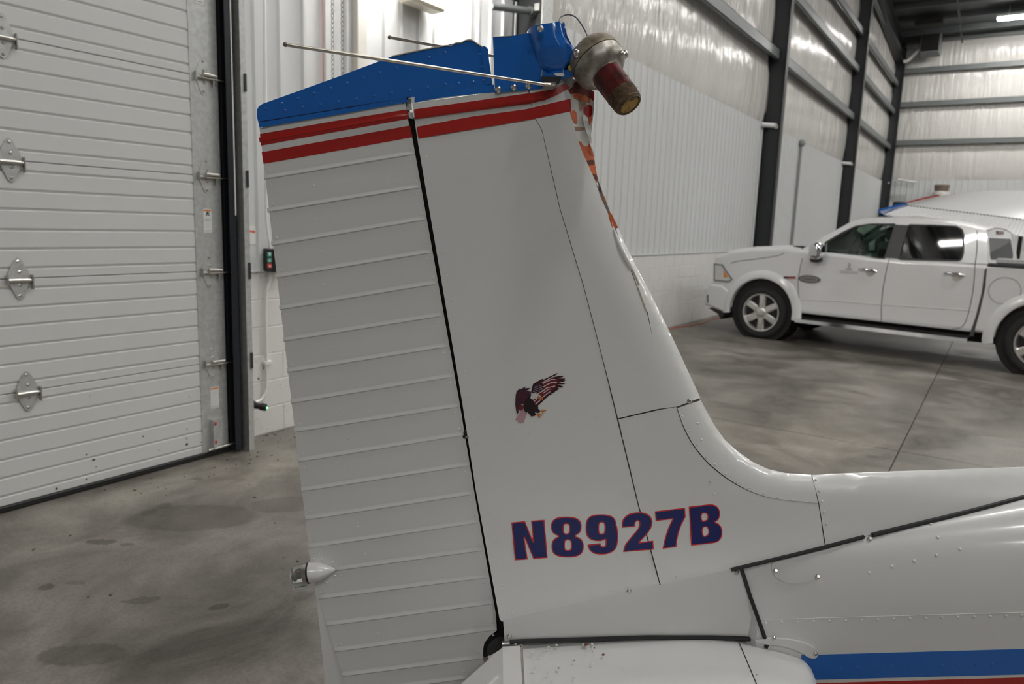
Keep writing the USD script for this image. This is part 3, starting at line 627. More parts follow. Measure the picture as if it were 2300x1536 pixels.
def rivet(surf, xy, r=.0030, h=.0013, lift=.0):
    p = surf.pts(np.array(xy, float), lift); ms = []
    for q in np.atleast_2d(p):
        ms.append(lathe(q-N_*.0004, N_, [(0, r), (h*.6, r*.86), (h+.0004, r*.45)], 8))
    return cat_(ms)
rv_ = []
for k, (a, b) in enumerate(RIBS[1:]):
    a, b = np.array(a, float), np.array(b, float)
    rv_ += [b+(-8,-14), b+(-8,14), a+(12,-17), a+(14,12), a+(b-a)*(.30 if k % 2 else .32)+(4, 33)]
rv_ += [np.array((935+k*23.2-20, 308+k*136.)) for k in range(0)]
obj('rivets', rivet(RUD, [p for p in rv_ if p[1] < 1530],   .0025, .0007), m_paint, rud, 40, kind='stuff')
def line_pts(a, b, n): return [np.array(a)+(np.array(b)-np.array(a))*t for t in np.linspace(0, 1, n)]
fr_ = line_pts((957,352),(1139,1368),20)+line_pts((1005,513),(1030,640),2)+line_pts((1395,930),(1500,905),4)+line_pts((1375,880),(1330,690),5)+line_pts((1400,985),(1482,1290),10)+line_pts((1150,1376),(1630,1271),14)
fr_ += line_pts((1255,470),(1220,310),4)+[(1155,963),(1290,945),(1340,938),(1188,972)]
obj('rivets', rivet(FIN, fr_, .0024, .0006), m_paint, fin, 40, kind='stuff')
dr_ = [(1532,935),(1567,950),(1547,968),(1575,987),(1566,998),(1586,1027),(1605,1043),(1590,1052),(1597,1079),(1604,1109),(1630,1064),(1655,1082),(1684,1096),(1715,1108),(1746,1117),(1780,1123),(1812,1127),(1832,1077),(1840,1102),(1846,1126),(1851,1150),(1856,1176)]
obj('rivets', rivet(FIN, dr_, .0028, .0016, .001), m_paint, fin, 40, kind='stuff')
scr = [(1548,900),(1413,1327)]
obj('screw', cat_([lathe(p, N_, [(0,.0055),(.002,.0055),(.004,.003)], 10) for p in FIN.pts(np.array(scr, float), 0)]), m_steel, fin, 40, kind='stuff')
# stripes
def stripe(surf, top, bot, m, par, lift=.0004): return obj('stripe', patch(surf, top+bot[::-1], lift, .0006, 12), m, par)
stripe(RUD, [(584,301),(750,272),(913,246)], [(586,327),(750,297),(917,267)], m_red, rud)
stripe(RUD, [(588,342),(750,313),(921,282)], [(592,368),(750,340),(927,308)], m_red, rud)
stripe(FIN, [(930,246),(1060,228),(1200,208),(1243,201),(1268,187)], [(932,268),(1060,250),(1190,233),(1225,225),(1252,213),(1280,197)], m_red, fin, .0018)
stripe(FIN, [(936,285),(1060,262),(1180,246),(1281,222)], [(940,311),(1060,291),(1196,268),(1283,250)], m_red, fin, .0018)
stripe(FIN, [(931,217),(1000,207),(1110,190)], [(931,230),(1000,218),(1112,207)], m_blue, fin, .0008)
# blue rudder cap with the balance horn
def cap_o(s, z):
    c = np.clip((hinge_s(z)-s)/.36, -.35, 1.2); return np.where(c > 0, .031*(1-c)+.006*c, .031)+waves(s, z, .0014)+.0015
CAP = Surf(cap_o)
cap_top = [(577,262),(577,247),(581,239),(590,233),(660,208),(760,172),(880,127),(950,112),(1000,102),(1030,95),(1046,91),(1058,90),(1070,96),(1081,104)]
cap_poly = cap_top+[(1089,104),(1094,107),(1096,115),(1106,190),(1088,195),(1000,207),(910,220),(911,230),(780,254),(660,274),(583,287)]
cap = obj('rudder_cap', patch(CAP, cap_poly, 0, .0015, 12), m_blue, ac, label='bright blue rudder cap')
obj('far_side_skin', mirror(patch(CAP, cap_poly, 0, .0015, 20)), m_blue, cap)
def rim(pts, surf):
    p = surf.pts(np.array(pts, float), 0); q = mirror(trimesh.Trimesh(p, [[0,1,2]], process=False)).vertices
    return grid(np.stack([p, q]))
tp = np.array(shapely.segmentize(LineString(cap_top), 10).coords)
obj('top_fold', rim(tp, CAP), m_blue, cap)
obj('top_crease', tube(CAP.pts(np.array(curve([(880,127),(950,112),(1000,103),(1012,103),(1024,97),(1036,96),(1046,91),(1058,90),(1070,97),(1084,106)], 50)), .001), .0013, 6), mat('bare_edge', (.45,.42,.36), .5), cap, label='scraped bare metal edge')
obj('horn_face', cat_([rim([(1089,104),(1096,110),(1099,140),(1106,190)], CAP), rim([(1106,190),(1088,195),(1000,207),(915,219)], CAP)]), m_blue, cap)
obj('lower_lip', patch(CAP, [(583,276),(660,262),(780,243),(912,219),(917,229),(780,254),(660,274),(583,287)], .0012, .0014, 14), m_blue, cap)
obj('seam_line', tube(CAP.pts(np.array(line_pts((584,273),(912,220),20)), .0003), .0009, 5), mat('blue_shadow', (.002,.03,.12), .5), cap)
obj('end_flange', patch(CAP, [(1078,104),(1088,104),(1094,110),(1104,188),(1092,192)], .0016, .002, 8), m_blue, cap)
rc = line_pts((596,244),(1000,118),12)+line_pts((640,248),(1000,190),10)+[(1030,188),(1063,184),(1086,180),(1078,122),(1082,151),(880,231),(905,229)]
obj('rivets', rivet(CAP, rc, .0034, .0016), m_blue, cap, 40, kind='stuff')
# blue fin cap: flat plate and the bulged beacon mount
PLT = Surf(lambda s, z: .036+waves(s, z, .0008))
fc = obj('fin_cap', patch(PLT, [(1107,84),(1150,81),(1186,75),(1215,90),(1240,120),(1250,150),(1228,172),(1217,178),(1218,199),(1112,209)], .0022, .002, 10), m_blue, ac, label='bright blue fin cap carrying the beacon')
obj('far_side_skin', mirror(patch(PLT, [(1107,84),(1186,75),(1270,90),(1285,160),(1217,199),(1112,209)], 0, .002, 16)), m_blue, fc)
obj('top_fold', rim([(1107,84),(1150,81),(1186,75),(1225,72)], PLT), m_blue, fc); obj('rear_face', rim([(1107,84),(1110,150),(1112,209)], PLT), m_blue, fc)
def bulge(n=46, m=30):
    """the beacon mount: an oval tower narrowing into the cap, its front crushed into folds"""
    rows = []
    for k in range(m):
        t = k/(m-1)
        xl = np.interp(t, [0,.12,.5,.8,1], [1185,1184,1196,1206,1240]); xr = np.interp(t, [0,.25,.45,.7,1], [1271,1277,1292,1300,1266])
        yl = np.interp(t, [0,1], [64,176]); yr = np.interp(t, [0,1], [52,172])
        row = []
        for a in np.linspace(0, 2*np.pi, n, endpoint=False):
            ca, sa = math.cos(a), math.sin(a); u = .5+.5*math.copysign(abs(ca)**.62, ca); x = xl+(xr-xl)*u; y = yl+(yr-yl)*u
            y += 4*math.sin(9*a)*max(0, math.cos(a))*(t < .1)
            s, z = PP(np.array(x), np.array(y), .04)
            w = .058*np.interp(t, [0,.45,.75,1], [1.0,1.0,.85,.62]); o = w*math.copysign(abs(sa)**.62, sa)
            fold = max(0., math.cos(a-.35))**3
            o += .0065*fold*math.sin(13*a+5*t)+.004*fold*math.sin(7*a-9*t)
            row.append(W3(np.array(s), np.array(o), np.array(z)))
        rows.append(row)
    V = np.array(rows); top = V[0].mean(0); bot = V[-1].mean(0)
    top_r = np.stack([V[0]*.72+top*.28-np.array([0,0,.0]), V[0]*.1+top*.9]); bt = np.stack([V[-1], V[-1]*.1+bot*.9])
    return cat_([grid(V, True), grid(np.concatenate([V[:1], top_r])[::-1], True), grid(bt, True)])
bm = bulge(); bm.fix_normals()
bl = obj('beacon_mount', bm, m_blue, ac, 60, label='blue bulged beacon mount with crushed folds')
obj('foot', patch(PLT, [(1219,172),(1245,162),(1275,160),(1292,150),(1303,165),(1288,172),(1262,178),(1222,186),(1217,180)], .012, .02, 8), m_blue, bl)
obj('yellow_patch', patch(PLT, chaikin([(1275,150),(1281,149),(1290,159),(1286,164),(1279,163),(1274,157)], 2), .0125, .003, 5), mat('yellow_paint', (.62,.48,.03), .4), bl, label='small yellow painted tab')
for c in ([(1112,84),(1130,82.5),(1148,81.5)], [(1217,160),(1216,172),(1218,180)], [(1264,157),(1263,166),(1264,174)]): obj('chipped_edge', tube(PLT.pts(np.array(c, float), .003 if c[0][0] < 1200 else .0125), .0008, 5), mat('chipped_primer', (.40,.40,.30), .6), bl)
obj('screw', cat_([lathe(p, N_, [(0,.0060),(.002,.0060),(.0045,.003)], 10) for p in PLT.pts(np.array([(1119,202),(1153.5,197),(1187,194)], float), .0022)]), m_steel, fc, 40, kind='stuff')
obj('screw', lathe(PLT.pts(np.array((1211,76.), float), .036), N_, [(0,.0062),(.002,.0062),(.005,.003)], 12), m_steel, bl, 40)
# beacon: cast housing in two halves and the red fluted lens
def P3(x, y, o): s, z = PP(np.array(float(x)), np.array(float(y)), o); return W3(s, np.array(float(o)), z)
b0 = P3(1318, 108, .03); ring = P3(1369, 168, .062)
ax = P3(1420, 236, .10)-ring; ax /= np.linalg.norm(ax)
m_cast = mottled('cast_metal', (.24,.215,.18), (.44,.42,.38), 45, rough=.42, metal=.65)
m_cast2 = mottled('cast_metal_stained', (.15,.115,.075), (.36,.315,.24), 32, rough=.55, metal=.35)
px = .00092
bc = obj('beacon', lathe(b0+ax*(-2*px), ax, [(-6*px,2*px),(-3*px,24*px),(6*px,41*px),(18*px,51*px),(34*px,55.5*px),(44*px,56*px)], 40), m_cast2, ac, 40, label='weathered cast metal rotating beacon housing')
obj('lower_housing', lathe(b0+ax*(-2*px), ax, [(45*px,54*px),(46*px,56*px),(60*px,55*px),(70*px,51.5*px),(77*px,45*px),(81*px,38*px),(83*px,33*px),(84*px,26*px)], 40), m_cast, bc, 40)
Lr = (np.dot(ring-b0, ax)); lc = b0+ax*Lr
obj('clamp_ring', lathe(lc-ax*9*px, ax, [(0,28*px),(1*px,34.5*px),(9*px,35*px),(10*px,30*px)], 36), m_steel, bc, 40)
x_, y_, _ = frame(ax)
m_lens = mottled('lens_red', (.055,.006,.006), (.16,.010,.010), 40, rough=.28, coat=.4)
m_lensdirt = mottled('lens_dirt', (.05,.026,.014), (.16,.10,.05), 130, rough=.7)
pr = [(0,28*px)]
for k in range(14): pr += [(4*k*px, (32.4-.12*k)*px), ((4*k+2.6)*px, (30.8-.12*k)*px)]
obj('lens', lathe(lc, ax, pr, 40), m_lens, bc, False, label='red fluted glass lens')
pr = [(53*px,29*px)]
for k in range(8): pr += [((54+3.6*k)*px, (31.4-.2*k)*px), ((56.2+3.6*k)*px, (29.9-.2*k)*px)]
pr += [(84*px,28.5*px),(87*px,26*px)]
obj('lens_tip', lathe(lc, ax, pr, 40), m_lensdirt, bc, False, label='grimy brown end of the lens')
obj('lens_window', lathe(lc, ax, [(86.*px,20*px),(87.6*px,20.5*px),(88.2*px,17*px)], 32), mottled('amber_glass', (.42,.25,.03), (.10,.05,.015), 70, rough=.35, lo=.5, hi=.62), bc, 40, label='amber round end window')
obj('lens_window_rim', lathe(lc, ax, [(84*px,28*px),(89*px,25*px),(89*px,21.5*px),(86*px,20*px)], 36, caps=False), m_lensdirt, bc, 40)
hairs = []
for k in range(60):
    a = rng.random()*6.28; t = (30+52*rng.random())*px; rr = (31.5-.1*t/px/3)*px; d = x_*math.cos(a)+y_*math.sin(a); p = lc+ax*t+d*rr
    hairs.append(tube([p, p+d*px*(1+2*rng.random())+ax*px*rng.normal()*1.5, p+d*px*(2+2.5*rng.random())+ax*px*rng.normal()*3], .00028, 4))
hairs.append(tube(curve([P3(1410,175,.07), P3(1424,195,.075), P3(1431,206,.075)], 16), .0004, 4))
obj('fuzz', cat_(hairs), m_lensdirt, bc, True, kind='stuff')
tocam = (C-ring)/np.linalg.norm(C-ring)
def on_h(tx_, ang, rad): d = x_*math.cos(ang)+y_*math.sin(ang); return b0+ax*tx_*px+d*rad*px, d
def face_ang(dv): return math.atan2(dv@y_, dv@x_)
imr, imu = cr, cu
for tpx, dv, rad, rr in ((28, tocam-.35*imr-.3*imu, 53, .0085), (60, imr*.9+imu*.6, 54, .008), (74, tocam*.5+imr*.6+imu*.25, 47, .007)):
    p, d = on_h(tpx, face_ang(dv), rad); obj('bolt', lathe(p, d, [(-.004, rr), (.003, rr), (.006, rr*.75), (.0075, rr*.3)], 14), m_steel, bc, 40)
obj('ground_wire', tube(curve([P3(1254,54,.03), P3(1258,40,.0), P3(1274,33,-.01), P3(1292,38,-.01), P3(1308,58,-.0), P3(1319,80,.01), P3(1322,95,.02)], 60), .0013, 6), mat('wire_grey', (.10,.10,.10), .5), bc, True)
# antenna rods in a V
an = obj('antenna_mount', cat_([trimesh.convex.convex_hull(np.array([P3(x, y, o) for x, y in ((1217,171),(1262,173),(1256,187),(1240,195),(1218,194)) for o in (.03, .062)]))]), m_blackpaint, ac, 30, label='black antenna mount')
obj('white_sealant', patch(PLT, chaikin([(1240,171),(1262,170),(1266,175),(1258,179),(1243,175)], 2), .028, .006, 5), m_paint, an)
r1 = np.array([P3(1250,191,.066), P3(1228,190,.066)]); tipn, tipf = P3(641,100,.20), P3(875,84,-.20)
obj('rod', cat_([tube(curve([P3(1250,186,.055), P3(1238,190,.066), P3(1222,189.5,.068)], 12), .0042, 8), tube([P3(1222,189.5,.068), tipn], .0031, 10)]), m_rod, an, 40, label='near antenna rod')
obj('tip', ball(tipn, .0036*1.12, 2), mat('rod_tip', (.20,.18,.14), .5, metal=.6), an, True)
obj('rod', tube([P3(1240,150,-.05), tipf], .0031, 10), m_rod, an, 40, label='far antenna rod')
obj('tip', ball(tipf, .0042, 2), mat('rod_tip', (.2,.18,.14), .5), an, True)
# torn leading edge: crumpled skin curling back, primer showing
TORN = Surf(lambda s, z: .004+.010*np.sin(z*55)*np.clip(d_le(s, z)/.02, 0, 1)-.0)
def torn_o(s, z): return .002+.55*np.clip(d_le(s, z), 0, .06)+.0022*(meshkit.fbm(np.stack([s*70, z*45, 0*s], -1), 2)-.5)
FARI = Surf(torn_o)
To, Ts = np.array([1230., 160.]), 370/1342
def T_p(p): return [tuple(To+Ts*np.array(q, float)) for q in p]
tn = obj('torn_edge', patch(FARI, [(1262,178),(1300,178),(1330,204),(1334,212),(1334,246),(1328,300),(1326,322),(1334,345),(1340,395),(1345,424),(1337,412),(1308,348),(1297,319),(1286,278),(1278,250)], 0, .002, 6), mat('torn_white', (.72,.71,.68), .4), ac, 30, label='torn leading edge with bare primer')
m_scuff = mat('scuffed_red', (.20,.045,.035), .5); m_tan = mat('scuff_tan', (.36,.22,.16), .6)
def chip(poly, m, lift=.001, nm='primer_patch'): obj(nm, patch(FARI, chaikin(T_p(poly), 1), lift, .0012, 4), m, tn, 40)
chip([(120,190),(205,130),(250,105),(330,150),(372,158),(365,200),(350,232),(300,195),(240,176),(200,186)], m_scuff, .0012, 'paint_flake')
chip([(352,160),(380,162),(378,240),(356,236)], m_red, .0018, 'paint_flake')
chip([(208,188),(240,178),(300,195),(350,225),(345,262),(290,240),(215,225)], m_orange, .0016)
chip([(225,80),(262,95),(275,140),(245,150),(205,128)], m_brown, .002, 'scorch_band')
chip([(250,235),(300,240),(322,262),(288,300),(268,335),(258,290)], m_tan, .0012, 'scuff')
chip([(288,312),(328,268),(366,288),(360,370),(332,378),(300,345)], m_red, .0018, 'paint_flake')
chip([(328,378),(362,366),(350,430),(333,442)], m_orange, .0020)
chip([(183,330),(230,315),(245,400),(242,430),(220,425),(195,380)], m_orange, .0012)
chip([(248,570),(270,572),(290,605),(322,616),(342,586),(370,650),(380,720),(402,850),(412,905),(392,905),(310,720)], m_orange, .0010)
chip([(308,730),(380,718),(384,760),(335,767)], m_brown, .0016, 'scorch_band')
chip([(360,838),(400,838),(408,895),(388,890)], m_brown, .0016, 'scorch_band')
chip([(206,450),(300,455),(305,480),(212,490)], m_tan, .0008, 'scuff')
WF = Surf(lambda s, z: torn_o(s, z)+.004+.0015*np.sin(z*240))
obj('curled_flap', patch(WF, chaikin(T_p([(283,338),(330,380),(334,445),(356,450),(352,545),(378,690),(366,660),(322,512),(296,440)]), 1), .001, .0015, 4), mat('torn_white', (.72,.71,.68), .4), tn, 40)
cr_m = mat('cream_edge', (.62,.60,.47), .5)
fold = [(1256,182),(1268,178),(1278,172),(1284,184)]
obj('curled_flap', patch(Surf(lambda s, z: np.full_like(s, .022)), [(1244,196),(1262,184),(1283,171),(1288,178),(1275,194),(1258,203),(1246,206)], 0, .002, 6), m_paint, tn, 40)
obj('curled_flap', tube(FIN.pts(np.array(curve([(1287,278),(1298,319),(1323,378),(1339,412),(1351,430),(1360,448),(1372,480),(1386,512)], 40)), .0), .0012, 6), m_paint, tn, 40)
SP_ = Surf(lambda s, z: .012+0*s)
obj('primer_patch', patch(SP_, [(1350,428),(1358,448),(1362,470),(1374,482),(1388,512),(1376,512),(1371,498),(1364,470),(1356,452)], .004, .002, 6), m_orange, tn, 40)
obj('primer_patch', patch(SP_, [(1343,418),(1349,424),(1352,436),(1345,430)], .006, .002, 6), m_brown, tn, 40)
obj('primer_patch', patch(SP_, [(1366,478),(1372,496),(1376,514),(1370,508)], .008, .002, 6), m_orange, tn, 40)
obj('rolled_edge', tube(FIN.pts(np.array(curve([(1378,515),(1388,545),(1402,575),(1419,606)], 30)), .002), np.interp(np.linspace(0, 1, len(curve([(0,0),(1,1),(2,2),(3,3)], 30))), [0,.5,.9,1], [.0018,.0058,.0055,.003]), 10), m_paint, tn, 50)
obj('rolled_edge', cat_([tube(FIN.pts(np.array(line_pts(a, b, 6), float), .002), .0018, 6) for a, b in (((1417,596),(1436,640)), ((1433,645),(1452,698)))]), cr_m, tn, 50, label='cream bare sheet edge')
# registration letters
Lo, Ls = np.array([1120., 800.]), 580/1782
def PX_(p): return [tuple(Lo+Ls*np.array(q, float)) for q in p]
def ov(cx, cy_, w, h_, p=2.6, n=40):
    a = np.linspace(0, 2*np.pi, n, endpoint=False); c_, s_ = np.cos(a), np.sin(a)
    return np.column_stack([cx+w*np.sign(c_)*abs(c_)**(2/p), cy_+h_*np.sign(s_)*abs(s_)**(2/p)])
def sh(poly): return affinity.skew(poly, 0, -4.5, origin=(0, 1240))
def rnd(P, r): return P.buffer(-r).buffer(2*r).buffer(-r)
G = {}
G['N'] = Polygon([(88,1147),(182,1138),(238,1276),(224,1135),(316,1128),(338,1390),(240,1398),(178,1252),(201,1401),(112,1407)])
G['8'] = rnd(Polygon(ov(467,1175,105,68,2.7)).union(Polygon(ov(476,1312,111,74,2.7))), 5).difference(Polygon(ov(468,1190,19,33,3))).difference(Polygon(ov(478,1302,21,35,3)))
cv_ = lambda p, n=40: [tuple(q) for q in curve(p, n)]
nine = Polygon(ov(707,1183,107,92,2.9)).union(Polygon([(738,1180)]+cv_([(817,1170),(826,1240),(816,1310),(788,1347),(730,1366),(665,1362),(628,1338),(612,1299)])+cv_([(703,1290),(709,1307),(722,1312),(735,1304),(739,1262)])))
G['9'] = rnd(nine.difference(Polygon([(600,1278),(690,1280),(737,1262),(736,1300),(722,1312),(709,1308),(703,1290),(612,1299)])), 3).difference(Polygon(ov(712,1185,19,38,3)))
G['2'] = Polygon(cv_([(851,1182),(850,1150),(862,1118),(895,1090),(950,1077),(1005,1080),(1045,1102),(1061,1140),(1052,1185),(1020,1230),(972,1283)])+[(1067,1272),(1070,1333)]+cv_([(858,1350),(872,1300),(920,1238),(960,1190),(971,1150),(957,1135),(943,1150),(940,1175)])).buffer(0)
G['7'] = Polygon([(1078,1070),(1286,1045),(1290,1108)]+cv_([(1288,1112),(1257,1175),(1236,1245),(1226,1315)])+cv_([(1131,1327),(1146,1260),(1170,1185),(1200,1122)])+[(1084,1137)]).buffer(0)
G['B'] = Polygon([(1328,1305),(1312,1038)]+cv_([(1400,1028),(1465,1021),(1502,1033),(1524,1062),(1527,1100),(1513,1129),(1494,1143)])+cv_([(1496,1144),(1525,1161),(1542,1195),(1541,1238),(1526,1267),(1495,1285),(1420,1296)])).buffer(0).difference(Polygon(chaikin([(1398,1087),(1430,1082),(1443,1100),(1440,1122),(1430,1132),(1403,1136)], 1))).difference(Polygon(chaikin([(1406,1182),(1436,1176),(1448,1200),(1446,1225),(1434,1236),(1411,1240)], 1)))
for ch in 'N8927B':
    P = affinity.affine_transform(G[ch], [Ls, 0, 0, Ls, Lo[0], Lo[1]])
    o_ = obj('registration_outline', patch(FIN, P, .0007, .0006, 8), m_outline, fin, label='red outline of the registration letter '+ch)
    obj('registration_letter', patch(FIN, P.buffer(-2.5), .0011, .0006, 8), m_navy, fin, label='navy registration letter '+ch)
# eagle decal
Eo, Es = np.array([1130., 820.]), 170/1741
def E_(p): return [tuple(Eo+Es*np.array(q, float)) for q in p]
eg_dark = mat('decal_maroon', (.040,.007,.014), .45); eg_body = mat('decal_dark', (.014,.004,.006), .45); eg_red = mat('decal_red', (.16,.012,.016), .45); eg_wht = mat('decal_white', (.62,.58,.58), .45); eg_pink = mat('decal_pink', (.48,.30,.32), .5); eg_or = mat('decal_orange', (.55,.16,.03), .45); eg_pl = mat('decal_plum', (.045,.012,.030), .45)
def dec(nm, p, m, lift, lab=None):
    P = p if hasattr(p, 'area') else Polygon(E_(p))
    obj(nm, patch(FIN, P if P.is_valid else P.buffer(0), lift, .0004, 3), m, fin, label=lab)
def strokes(lines, w): return ops.unary_union([LineString(E_(l)).buffer(w*Es/2) for l in lines])
dec('eagle_tail', [(450,1000),(500,1050),(550,1090),(530,1170),(500,1250),(470,1340),(440,1320),(400,1345),(372,1330),(355,1345),(340,1290),(300,1270),(280,1240),(330,1170),(370,1100),(420,1040)], eg_pink, .0006, 'pale tail feathers of the eagle decal')
dec('eagle_wing', [(640,625),(688,437),(800,368),(918,305),(900,345),(1000,298),(1130,235),(1255,178),(1230,215),(1130,280),(1270,252),(1395,245),(1370,270),(1240,300),(1435,308),(1410,325),(1380,330),(1440,345),(1390,375),(1270,400),(1440,425),(1380,440),(1250,440),(1330,470),(1390,495),(1360,517),(1250,510),(1295,545),(1200,600),(1170,640),(1110,650),(1115,687),(1060,690),(950,790),(880,860),(800,930),(810,975),(780,985),(700,870),(720,760),(800,660)], eg_dark, .0006, 'spread wing of the eagle decal')
dec('eagle_wing_stripes', [(860,390),(1040,300),(1200,310),(1260,330),(1250,400),(1200,500),(1090,610),(930,740),(770,920),(710,860),(720,770),(930,560),(920,470)], eg_red, .0009, 'red flag stripes on the eagle wing')
dec('eagle_wing_stripes', strokes([[(905,400),(1000,340),(1080,300),(1150,265)],[(920,420),(1020,365),(1120,325),(1200,330)],[(935,490),(1040,430),(1130,390),(1230,400)],[(800,660),(930,580),(1000,520),(1090,500),(1190,480)],[(930,640),(1040,550),(1090,545)],[(905,740),(1030,640),(1080,610)],[(715,830),(785,765)],[(730,905),(865,790)]], 20), eg_wht, .0012, 'white flag stripes on the eagle wing')
dec('eagle_star_field', [(672,640),(705,480),(800,405),(880,385),(925,470),(930,550),(800,650)], eg_pl, .0012, 'dark star field on the eagle wing')
dec('eagle_stars', strokes([[(x0+k*22, y0+k*8), (x0+k*22+7, y0+k*8+2)] for x0, y0, n in ((690,600,5),(705,550,7),(725,510,9),(745,480,8),(780,450,6)) for k in range(n)], 9), eg_wht, .0015)
dec('eagle_wing', [(320,1150),(300,1040),(280,900),(290,700),(310,600),(400,525),(390,560),(515,492),(500,530),(620,525),(580,570),(520,580),(640,610),(640,760),(480,900),(400,900),(440,930),(370,1010),(345,1030),(370,1085),(340,1095)], eg_pl, .0008, 'folded wing of the eagle decal')
dec('eagle_feathers', strokes([[(330,620),(310,800),(310,1000)],[(390,640),(360,760),(390,900)],[(420,640),(450,720),(480,770)],[(400,600),(470,640),(560,650)],[(440,680),(520,740),(560,760)]], 10), eg_red, .0012)
dec('eagle_belly', [(350,980),(400,930),(480,915),(470,1000),(400,1045),(350,1025)], eg_red, .0011)
dec('eagle_body', [(480,880),(560,760),(640,650),(640,760),(690,800),(720,880),(800,990),(850,1050),(840,1085),(790,1095),(720,1075),(750,1130),(720,1175),(700,1160),(660,1185),(620,1150),(560,1070),(530,1100),(480,1020)], eg_body, .0013, 'dark body of the eagle decal')
dec('eagle_head', [(650,680),(700,640),(780,650),(850,690),(880,730),(800,740),(760,765),(720,770),(690,785),(650,780),(625,740)], eg_wht, .0016, 'white head of the eagle decal')
dec('eagle_beak', [(800,740),(850,728),(885,727),(915,765),(905,800),(870,772),(810,765)], eg_or, .0019, 'orange beak of the eagle decal')
dec('eagle_eye', Point(*E_([(815,720)])[0]).buffer(1.4), eg_body, .0022)
dec('eagle_talon', [(760,1120),(830,1118),(890,1138),(900,1160),(845,1150),(855,1180),(840,1215),(812,1180),(780,1140)], eg_or, .0014, 'orange talon of the eagle decal')
dec('eagle_talon', [(840,1052),(900,1040),(965,1025),(1000,1050),(930,1060),(915,1080),(940,1120),(908,1110),(890,1068)], eg_or, .0014)
# tail light on the rudder
tl0, tl1 = P3(753,1279,.017), P3(696,1286,.017); td = (tl1-tl0)/np.linalg.norm(tl1-tl0); Lb = np.linalg.norm(tl1-tl0)
tl = obj('tail_light', lathe(tl0, td, [(0,.001),(.006,.006),(.016,.0115),(.03,.0180),(.042,.0212),(Lb,.0222)], 28), m_paint, ac, 40, label='white bullet-shaped tail light fairing')
obj('gasket', lathe(tl0+td*Lb, td, [(0,.0228),(.0035,.0228)], 28), m_rubber, tl, 40)
obj('lamp_base', lathe(tl0+td*(Lb+.0035), td, [(0,.0195),(.010,.0185),(.0101,.006)], 28), m_steel, tl, 40)
m_clear = mat('clear_plastic', (.92,.94,.90), .06, trans=.92, ior=1.3)
obj('lens', lathe(tl0+td*(Lb+.013), td, [(0,.0178),(.020,.0168),(.026,.015),(.028,.009)], 28), m_clear, tl, 40, label='clear lens')
q0 = tl0+td*(Lb+.014); zz = np.array([0,0,1.])
obj('strobe', cat_([cyl(q0, q0+td*.012, .008, 12), ball(q0+td*.018-zz*.004, .0075, 2), tube(curve([q0+zz*.006, q0+td*.010+zz*.010, q0+td*.018+zz*.004], 10), .0014, 6)]), mat('strobe_grey', (.16,.17,.17), .4), tl, 40)
obj('red_wire', tube(curve([q0+td*.018+zz*.009+N_*.006, q0+td*.010+zz*.008+N_*.009, q0+zz*.007+N_*.006], 8), .0011, 5), mat('wire_red', (.45,.04,.03), .5), tl, 40)
card = [(653,1305),(693,1308),(692,1321),(660,1326)]
CS = Surf(lambda s, z: .010+0*s)
cg = obj('maker_card', patch(CS, card, 0, .0008, 10), mat('card_grey', (.55,.57,.54), .5), tl, False)
tm = meshkit.text_mesh('whelen', 1., .1, bold=True); tv = tm.vertices; tv = tv-tv.min(0); tv = tv/np.ptp(tv[:, 0])
ink = trimesh.Trimesh(CS.pts(np.column_stack([661+25*tv[:, 0]+3*tv[:, 1], 1321-5*tv[:, 0]-13*tv[:, 1]]), .0006)+N_*(tv[:, 2]*.002)[:, None], tm.faces, process=False)
obj('card_lettering', ink, m_lab_k, cg, False)
obj('rivets', rivet(RUD, [(705,1256),(723,1256),(747,1263),(753,1293),(733,1308),(714,1315),(720,1332)], .003, .0014), m_paint, tl, 40, kind='stuff')

# --- fuselage, fairing and horizontal tail
ss0, ss1 = PP(np.array(1665.), np.array(1275.), .05)[0], PP(np.array(2300.), np.array(1116.), .05)[0]
FW0 = float((on(np.array(1712.), np.array(1434.), 2, float(PP(np.array(1133.), np.array(1440.), .056)[1]))-O_)@N_)+.004
print('FW0', FW0)
def fw_w(s): return FW0+.125*np.clip((s-ss0)/(ss1-ss0), 0, 4)**.9
def fw_zt(s): return np.interp(s, SMs, SMz)+np.maximum(s-SMs[-1], 0)*(SMz[-1]-SMz[-2])/(SMs[-1]-SMs[-2])*.6
def fw_h(s): return .135+.10*np.clip((s-ss0)/(ss1-ss0), 0, 3)
O0 = .045
def fus_o(s, z):
    w, zt, hh = fw_w(s), fw_zt(s), fw_h(s); c = np.clip(1-(zt-z)/hh, 0, 1); sn = np.sqrt(1-c*c)
    return O0+(w-O0)*np.where(z > zt-hh, sn**1.0, 1.)-.0*z + np.where(z > zt, -.3, 0)
FUS = Surf(fus_o)
